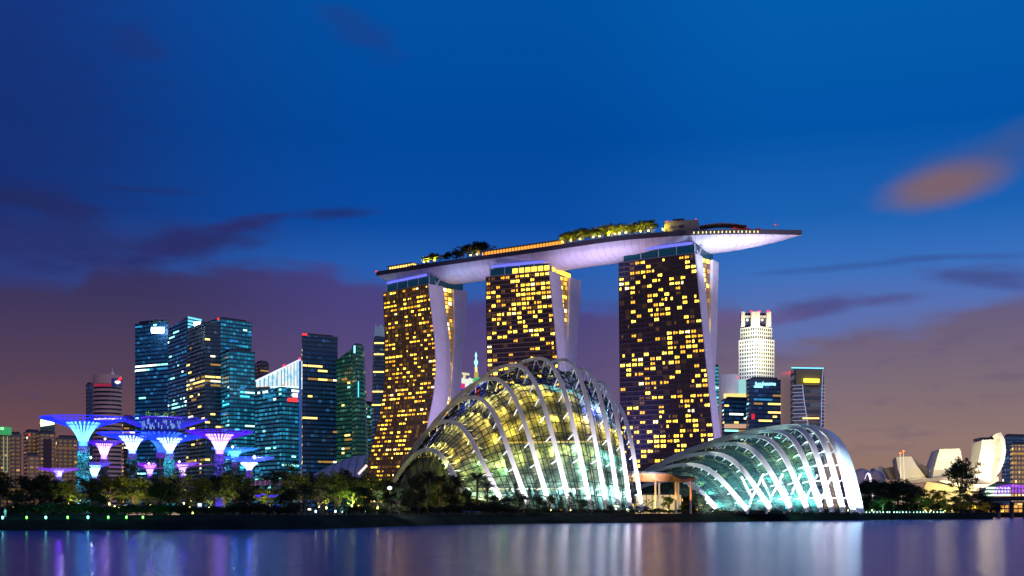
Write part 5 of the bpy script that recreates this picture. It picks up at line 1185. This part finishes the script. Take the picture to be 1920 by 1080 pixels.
while px < 960:
    r = R_.random(); D = sh(px)+R_.uniform(17, 26)
    if px < 560 or px > 640: plant('bush', px, R_.uniform(936, 950), D, r < .06, R_.uniform(1.1, 1.9), seed=None)
    px += R_.uniform(13, 20)
for px, top, kd in [(30, 925, 'broad'), (62, 918, 'broad'), (88, 922, 'broad'), (112, 928, 'broad'), (186, 925, 'broad'), (300, 903, 'broad'), (318, 908, 'broad'), (458, 922, 'broad'), (532, 925, 'broad'), (600, 905, 'airy'), (545, 915, 'broad'), (680, 932, 'broad'), (740, 925, 'broad'), (760, 930, 'broad'), (850, 930, 'broad'), (925, 928, 'broad'), (950, 930, 'broad')]:
    plant(kd, px, top, sh(px)+R_.uniform(24, 30), False, 1.1)
# palms and conifers in front of the tall conservatory
for px, top, kd, wf_ in [(792, 880, 'palm', 1.3), (806, 874, 'palm', 1.2), (824, 882, 'palm', 1.35), (851, 882, 'palm', 1.3), (860, 892, 'palm', 1.2), (892, 878, 'palm', 1.45), (912, 896, 'palm', 1.2), (780, 892, 'broad', .7), (838, 905, 'broad', .8), (875, 915, 'broad', .7),
        (967, 902, 'conifer', 1.0), (993, 907, 'conifer', .9), (955, 918, 'tall', 1), (980, 925, 'broad', .8), (1010, 930, 'broad', .8), (1052, 926, 'conifer', 1), (1071, 925, 'tall', .9)]:
    plant(kd, px, top, sh(px)+R_.uniform(26, 38), False, wf_)
for px, top, kd, lit in [(1030, 928, 'broad', 1), (1068, 922, 'tall', 1), (1092, 935, 'broad', 0), (1112, 936, 'airy', 1), (1150, 942, 'bush', 0), (1188, 940, 'airy', 1), (1215, 932, 'airy', 1), (1253, 930, 'broad', 1), (1285, 940, 'bush', 1), (1292, 930, 'broad', 0), (1310, 926, 'broad', 0), (1330, 934, 'broad', 0), (1345, 930, 'broad', 0), (1362, 932, 'broad', 0), (1380, 936, 'broad', 0), (1300, 938, 'bush', 0), (1322, 940, 'bush', 0), (1402, 944, 'bush', 0), (1425, 940, 'tall', 0)]:
    plant(kd, px, top, sh(px)+R_.uniform(16, 24), lit, 1.2 if kd == 'broad' else 1)
px = 960
while px < 1640:
    plant('bush', px, R_.uniform(951, 955.5), sh(px)+R_.uniform(11, 15), R_.random() < .3, R_.uniform(1.2, 2.2)); px += R_.uniform(9, 17)
# right cluster
for i in range(20): plant('bush', 1620+i*12.5, R_.uniform(934, 946), sh(1620+i*12.5)+R_.uniform(36, 48), i > 9 and R_.random() < .5, 1.6)
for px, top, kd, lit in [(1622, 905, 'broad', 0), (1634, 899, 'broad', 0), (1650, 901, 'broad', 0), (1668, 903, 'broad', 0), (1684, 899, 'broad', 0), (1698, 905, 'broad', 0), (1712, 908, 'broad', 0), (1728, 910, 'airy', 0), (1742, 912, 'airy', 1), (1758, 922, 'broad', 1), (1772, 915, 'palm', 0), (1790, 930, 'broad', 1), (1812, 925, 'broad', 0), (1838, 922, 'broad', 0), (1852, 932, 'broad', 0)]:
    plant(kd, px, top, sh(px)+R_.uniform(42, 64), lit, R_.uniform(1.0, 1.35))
for px, top, kd, lit in [(1632, 928, 'broad', 0), (1655, 930, 'broad', 1), (1676, 926, 'broad', 0), (1704, 930, 'broad', 0), (1722, 926, 'broad', 1), (1740, 934, 'broad', 1), (1770, 936, 'broad', 1), (1855, 938, 'airy', 0), (1868, 946, 'bush', 0)]:
    plant(kd, px, top, sh(px)+R_.uniform(20, 34), lit, 1.2)
for i in range(18): px = 1630+i*13.5; plant('bush', px, R_.uniform(953, 958), sh(px)+14, R_.random() < .25, 2.2)
o = plant('airy', 1806, 853, 597, False, .72, label='tall dark tree silhouetted against the white museum petal at the right', seed=2)
o2 = plant('broad', 1800, 858, 600, False, .7, label='dense round crown of the tall tree pair silhouetted against the white museum', seed=3)
plant('airy', 1822, 912, 592, False, 1.6, label='low spreading dark tree beside the tall tree silhouetted against the museum', seed=1)
# rooftop trees on the deck
def roof(px, hgt, kd, lit, back, lab, grp): plant(kd, px, None, 0, lit, hgt, label=lab, loc=dk(px, back), name='rooftop_'+('palm' if kd == 'palm' else 'tree'), group=grp)
for i in range(26):
    px = 788+i*4.7; roof(px, R_.uniform(8.5, 11.5)+(3 if i > 14 else 0), R_.choice(('broad', 'broad', 'airy')), i < 8, R_.uniform(3, 9), 'dark rooftop tree in the clump near the left end of the deck' if i >= 8 else 'lamp-lit rooftop tree left of the dark clump on the deck', 'rooftop trees in the left clump' if i >= 8 else 'lit rooftop trees left of the dark clump')
for i in range(48):
    px = 1044+i*3.85; kd = 'palm' if i in (28, 30, 40, 44, 46) else R_.choice(('broad', 'broad', 'palm')); roof(px, R_.uniform(9.5, 13.5), kd, True, R_.uniform(2.5, 9), 'yellow-green lit rooftop %s in the long planted row right of the terrace' % ('palm' if kd == 'palm' else 'tree'), 'lit rooftop %ss right of the terrace' % ('palm' if kd == 'palm' else 'tree'))
for px in (1240, 1248): roof(px, 6, 'palm', True, 3, 'lit rooftop palm just left of the plant room', 'palms left of the plant room')
for px in list(range(765, 790, 8)): roof(px, 3.4, 'bush', True, 3, 'low lit hedge bush between the lounge pavilion and the rooftop trees', 'low rooftop bushes')
deckl = emat('garden_lamp_lens', (255, 240, 120), 5)
def glamp(p, col, e, label, grp, name='garden_lamp', lens=None, hgt=1.0, up=0.0):
    T = thing(name, label, 'lamp', tuple(p), grp); po_ = MB().tube([p, p+Vector((0, 0, hgt))], .07, 5).build('post', housing, T)
    ls_ = .2+.45*('rooftop' in label); MB().lathe([(0, hgt-.05), (ls_, hgt+.05), (ls_, hgt+.3+ls_), (0, hgt+.4+ls_)], 8, tuple(p)).build('lens', lens or deckl, po_); light('POINT', p+Vector((0, .3, hgt+1.8)), col, e*.7, T, .25) if 'rooftop' in label else light('SPOT', p+Vector((0, -.5, hgt+.5+up)), col, e*1.6, T, .25, p+Vector((0, 3.2, hgt+6+up)), 165, .5); return T
for px in (792, 800, 812, 1052, 1068, 1085, 1110, 1122, 1140, 1152, 1160, 1172, 1200, 1215, 1243): glamp(dk(px, 2.0), (255, 236, 70), 7000, 'small bright lamp among the rooftop trees', 'lamps among the rooftop trees', hgt=3.2)
for px in (880, 892): glamp(dk(px, 2.0), (255, 220, 100), 3000, 'small lamp at the end of the dark rooftop clump', 'lamps at the end of the dark clump', hgt=3.0)
# garden lamps lighting the trees on the left bank
for px, D, hh, col, e in [(25, 345, 4, (255, 220, 120), 900), (128, 300, 5, (240, 255, 110), 2600), (150, 345, 8, (245, 255, 110), 3000), (205, 300, 5, (255, 230, 130), 1500), (215, 350, 4, (255, 220, 120), 3500), (222, 296, 3, (255, 250, 150), 2600), (250, 350, 5, (255, 225, 120), 3000), (262, 300, 3, (255, 235, 130), 2200), (282, 350, 5, (255, 230, 120), 2200),
        (345, 345, 6, (255, 250, 130), 5000), (355, 300, 3, (255, 250, 120), 4500), (372, 350, 5, (255, 240, 140), 3500), (392, 300, 3, (230, 255, 150), 1500), (420, 350, 4, (255, 240, 130), 2400), (448, 300, 3, (255, 245, 150), 1500), (490, 345, 5, (255, 230, 130), 3000), (505, 300, 4, (255, 240, 150), 3000), (546, 300, 4, (255, 225, 150), 3500), (560, 350, 5, (250, 235, 140), 2500),
        (598, 345, 4, (255, 235, 150), 2000), (612, 300, 3, (255, 240, 150), 1500), (636, 345, 5, (225, 255, 90), 3500), (660, 300, 4, (210, 255, 90), 5500), (680, 350, 4, (240, 255, 130), 2600), (708, 300, 3, (220, 255, 90), 2800), (770, 350, 4, (255, 210, 120), 3000), (800, 400, 3, (255, 230, 150), 4000), (856, 400, 3, (255, 240, 180), 4000), (905, 398, 3, (240, 240, 255), 3000)]:
    D = {300: 314, 345: 362, 350: 368}.get(D, D); glamp(G(px, D, 3.0), col, e*1.0, 'garden lamp lighting the foliage of the left bank', 'garden lamps among the left bank trees', hgt=hh*.5)
for px, D, col, e in [(1033, 405, (220, 255, 140), 900), (1070, 412, (220, 255, 140), 900), (1190, 434, (235, 255, 150), 1500), (1215, 434, (235, 255, 130), 1800), (1252, 440, (220, 255, 100), 2400), (1320, 460, (255, 240, 160), 1800), (1350, 466, (240, 255, 180), 1500), (1440, 480, (170, 255, 190), 900), (1515, 500, (150, 255, 200), 900), (1590, 524, (150, 255, 200), 1200), (1635, 548, (140, 255, 190), 2200),
        (1655, 570, (120, 240, 170), 1500), (1735, 605, (255, 225, 120), 5000), (1765, 612, (255, 225, 110), 6500), (1745, 585, (190, 255, 140), 2500), (1785, 605, (255, 190, 80), 5000), (1830, 622, (255, 190, 80), 6000), (1772, 590, (200, 255, 160), 1800)]:
    glamp(G(px, D, 3.0), col, e, 'garden lamp lighting the shrubs of the right bank', 'garden lamps of the right bank', hgt=.9)
# bollards near the water
cy = emat('cyan_bollard_glow', (120, 255, 235), 6); gr = emat('green_bollard_glow', (120, 255, 90), 3)
for px, c_, e in ((5, 0, 700), (50, 1, 120), (86, 0, 700), (127, 1, 500), (165, 0, 900), (203, 1, 250), (237, 1, 450), (268, 1, 450)):
    p = G(px, sh(px)+5.2, 1.75); glamp(p, (90, 255, 215) if c_ == 0 else (90, 255, 110), e*2.2, '%s bollard light on the grassy bank at the left by the water' % ('cyan' if c_ == 0 else 'green'), 'cyan bollard lights' if c_ == 0 else 'green bollard lights', 'bollard_light', cy if c_ == 0 else gr, .6)
ww = emat('small_white_light', (190, 255, 235), 4)
for i in range(26):
    px = 1612+i*6.3+R_.uniform(-1.5, 1.5); glamp(G(px, sh(px)+12.5, 2.8), (150, 255, 215), 45, 'tiny white-green path light along the right bank', 'path lights of the right bank', 'path_light', ww, .35)
# low lit walls, small lit signs
for (p0, p1, lab) in [(239, 286, 'low pinkish lit wall among the trees below the second blue supertree'), (315, 336, 'short low lit wall below the third blue supertree')]:
    a, b_ = G(p0, 287, 3.2), G(p1, 287, 3.2); tag(MB().beam(a, b_, .5, .9).build('low_wall', pmat('lit_wall', (.5, .4, .36), .8, em=s2l((220, 170, 150)), es=.5)), lab, 'wall')  # light on the wall put in as a glow of its own
T = thing('lit_sign', 'pair of small blue-white lit sign panels hanging in the dark trees at left', 'sign', tuple(G(142, 285, 3))); sgm = emat('sign_white', (190, 215, 255), 1.5)
MB().box(W(137, 948, 285), (.5, .15, .6)).build('panel', sgm, T); MB().box(W(142, 947, 285), (.45, .15, .7)).build('panel', sgm, T); MB().box(W(145.5, 948, 285), (.55, .15, 1.2)).build('panel', sgm, T); MB().tube([G(141, 285.3, 3), W(141, 946, 285.3)], .06, 5).build('post', housing, T)
T = thing('lit_sign', 'upright blue-white lit sign panel at the foot of the bright yellow shrub', 'sign', tuple(G(375, 286, 3))); MB().box(W(374.5, 948, 286), (.9, .15, 1.1)).build('panel', sgm, T); MB().tube([G(374.5, 286.2, 3), W(374.5, 950, 286.2)], .06, 5).build('post', housing, T)
plant('tall', 361, 935, 289, True, 1.4, label='bright yellow-lit shrub beside the upright lit sign'); glamp(G(361, 285, 3), (255, 245, 110), 900, 'garden lamp at the foot of the bright yellow shrub', None, hgt=.3)
vio = emat('violet_flower_lights', (70, 40, 235), 1.2)
for i in range(22):
    px = 474+R_.random()*50; D = R_.uniform(284, 300); p = W(px, R_.choice((929, 931, 948, 950))+R_.uniform(-2, 2), D)
    tag(MB().lathe([(0, -.2), (.4, 0), (0, .25)], 6, tuple(p)).build('violet_light', vio), 'tiny violet garden light in the dark shrubs below the purple-lit canopy', 'light', 'violet garden lights')
for px, c_ in ((592, (230, 230, 255)), (629, (150, 240, 255)), (641, (150, 240, 255)), (684, (120, 240, 240)), (690, (150, 250, 230))):
    T = glamp(G(px, sh(px)+24, 3.0), c_, 500, 'low cyan-white kiosk lamp at the path opening left of the tall conservatory', 'kiosk lamps at the path opening', 'kiosk_lamp', emat('kiosk_glow', (190, 245, 255), 4), .6)
for i in range(5):
    px = 640+i*9; o = bpy.data.objects.new('person', pms[i % 3]); C.objects.link(o); o.location = G(px, sh(px)+23, 3.0); o.rotation_euler = (0, 0, i); tag(o, 'standing figure in the lit path opening among the trees left of the conservatory', 'person', 'people in the path opening')
for i in range(5):
    px = 1697+i*7; o = bpy.data.objects.new('person', pms[(i+1) % 3]); C.objects.link(o); o.location = G(px, sh(px)+16, 3.0); o.rotation_euler = (0, 0, i*.8); tag(o, 'standing figure on the right bank path in front of the museum', 'person', 'people on the right bank path')
o = bpy.data.objects.new('person', pms[1]); C.objects.link(o); o.location = G(10, sh(10)+9, 2.7); tag(o, 'lone standing figure near the first cyan bollard at the far left', 'person')
for P in PROTO.values():
    for c_ in TREEKIDS[P.name]: bpy.data.objects.remove(c_)
    bpy.data.objects.remove(P)
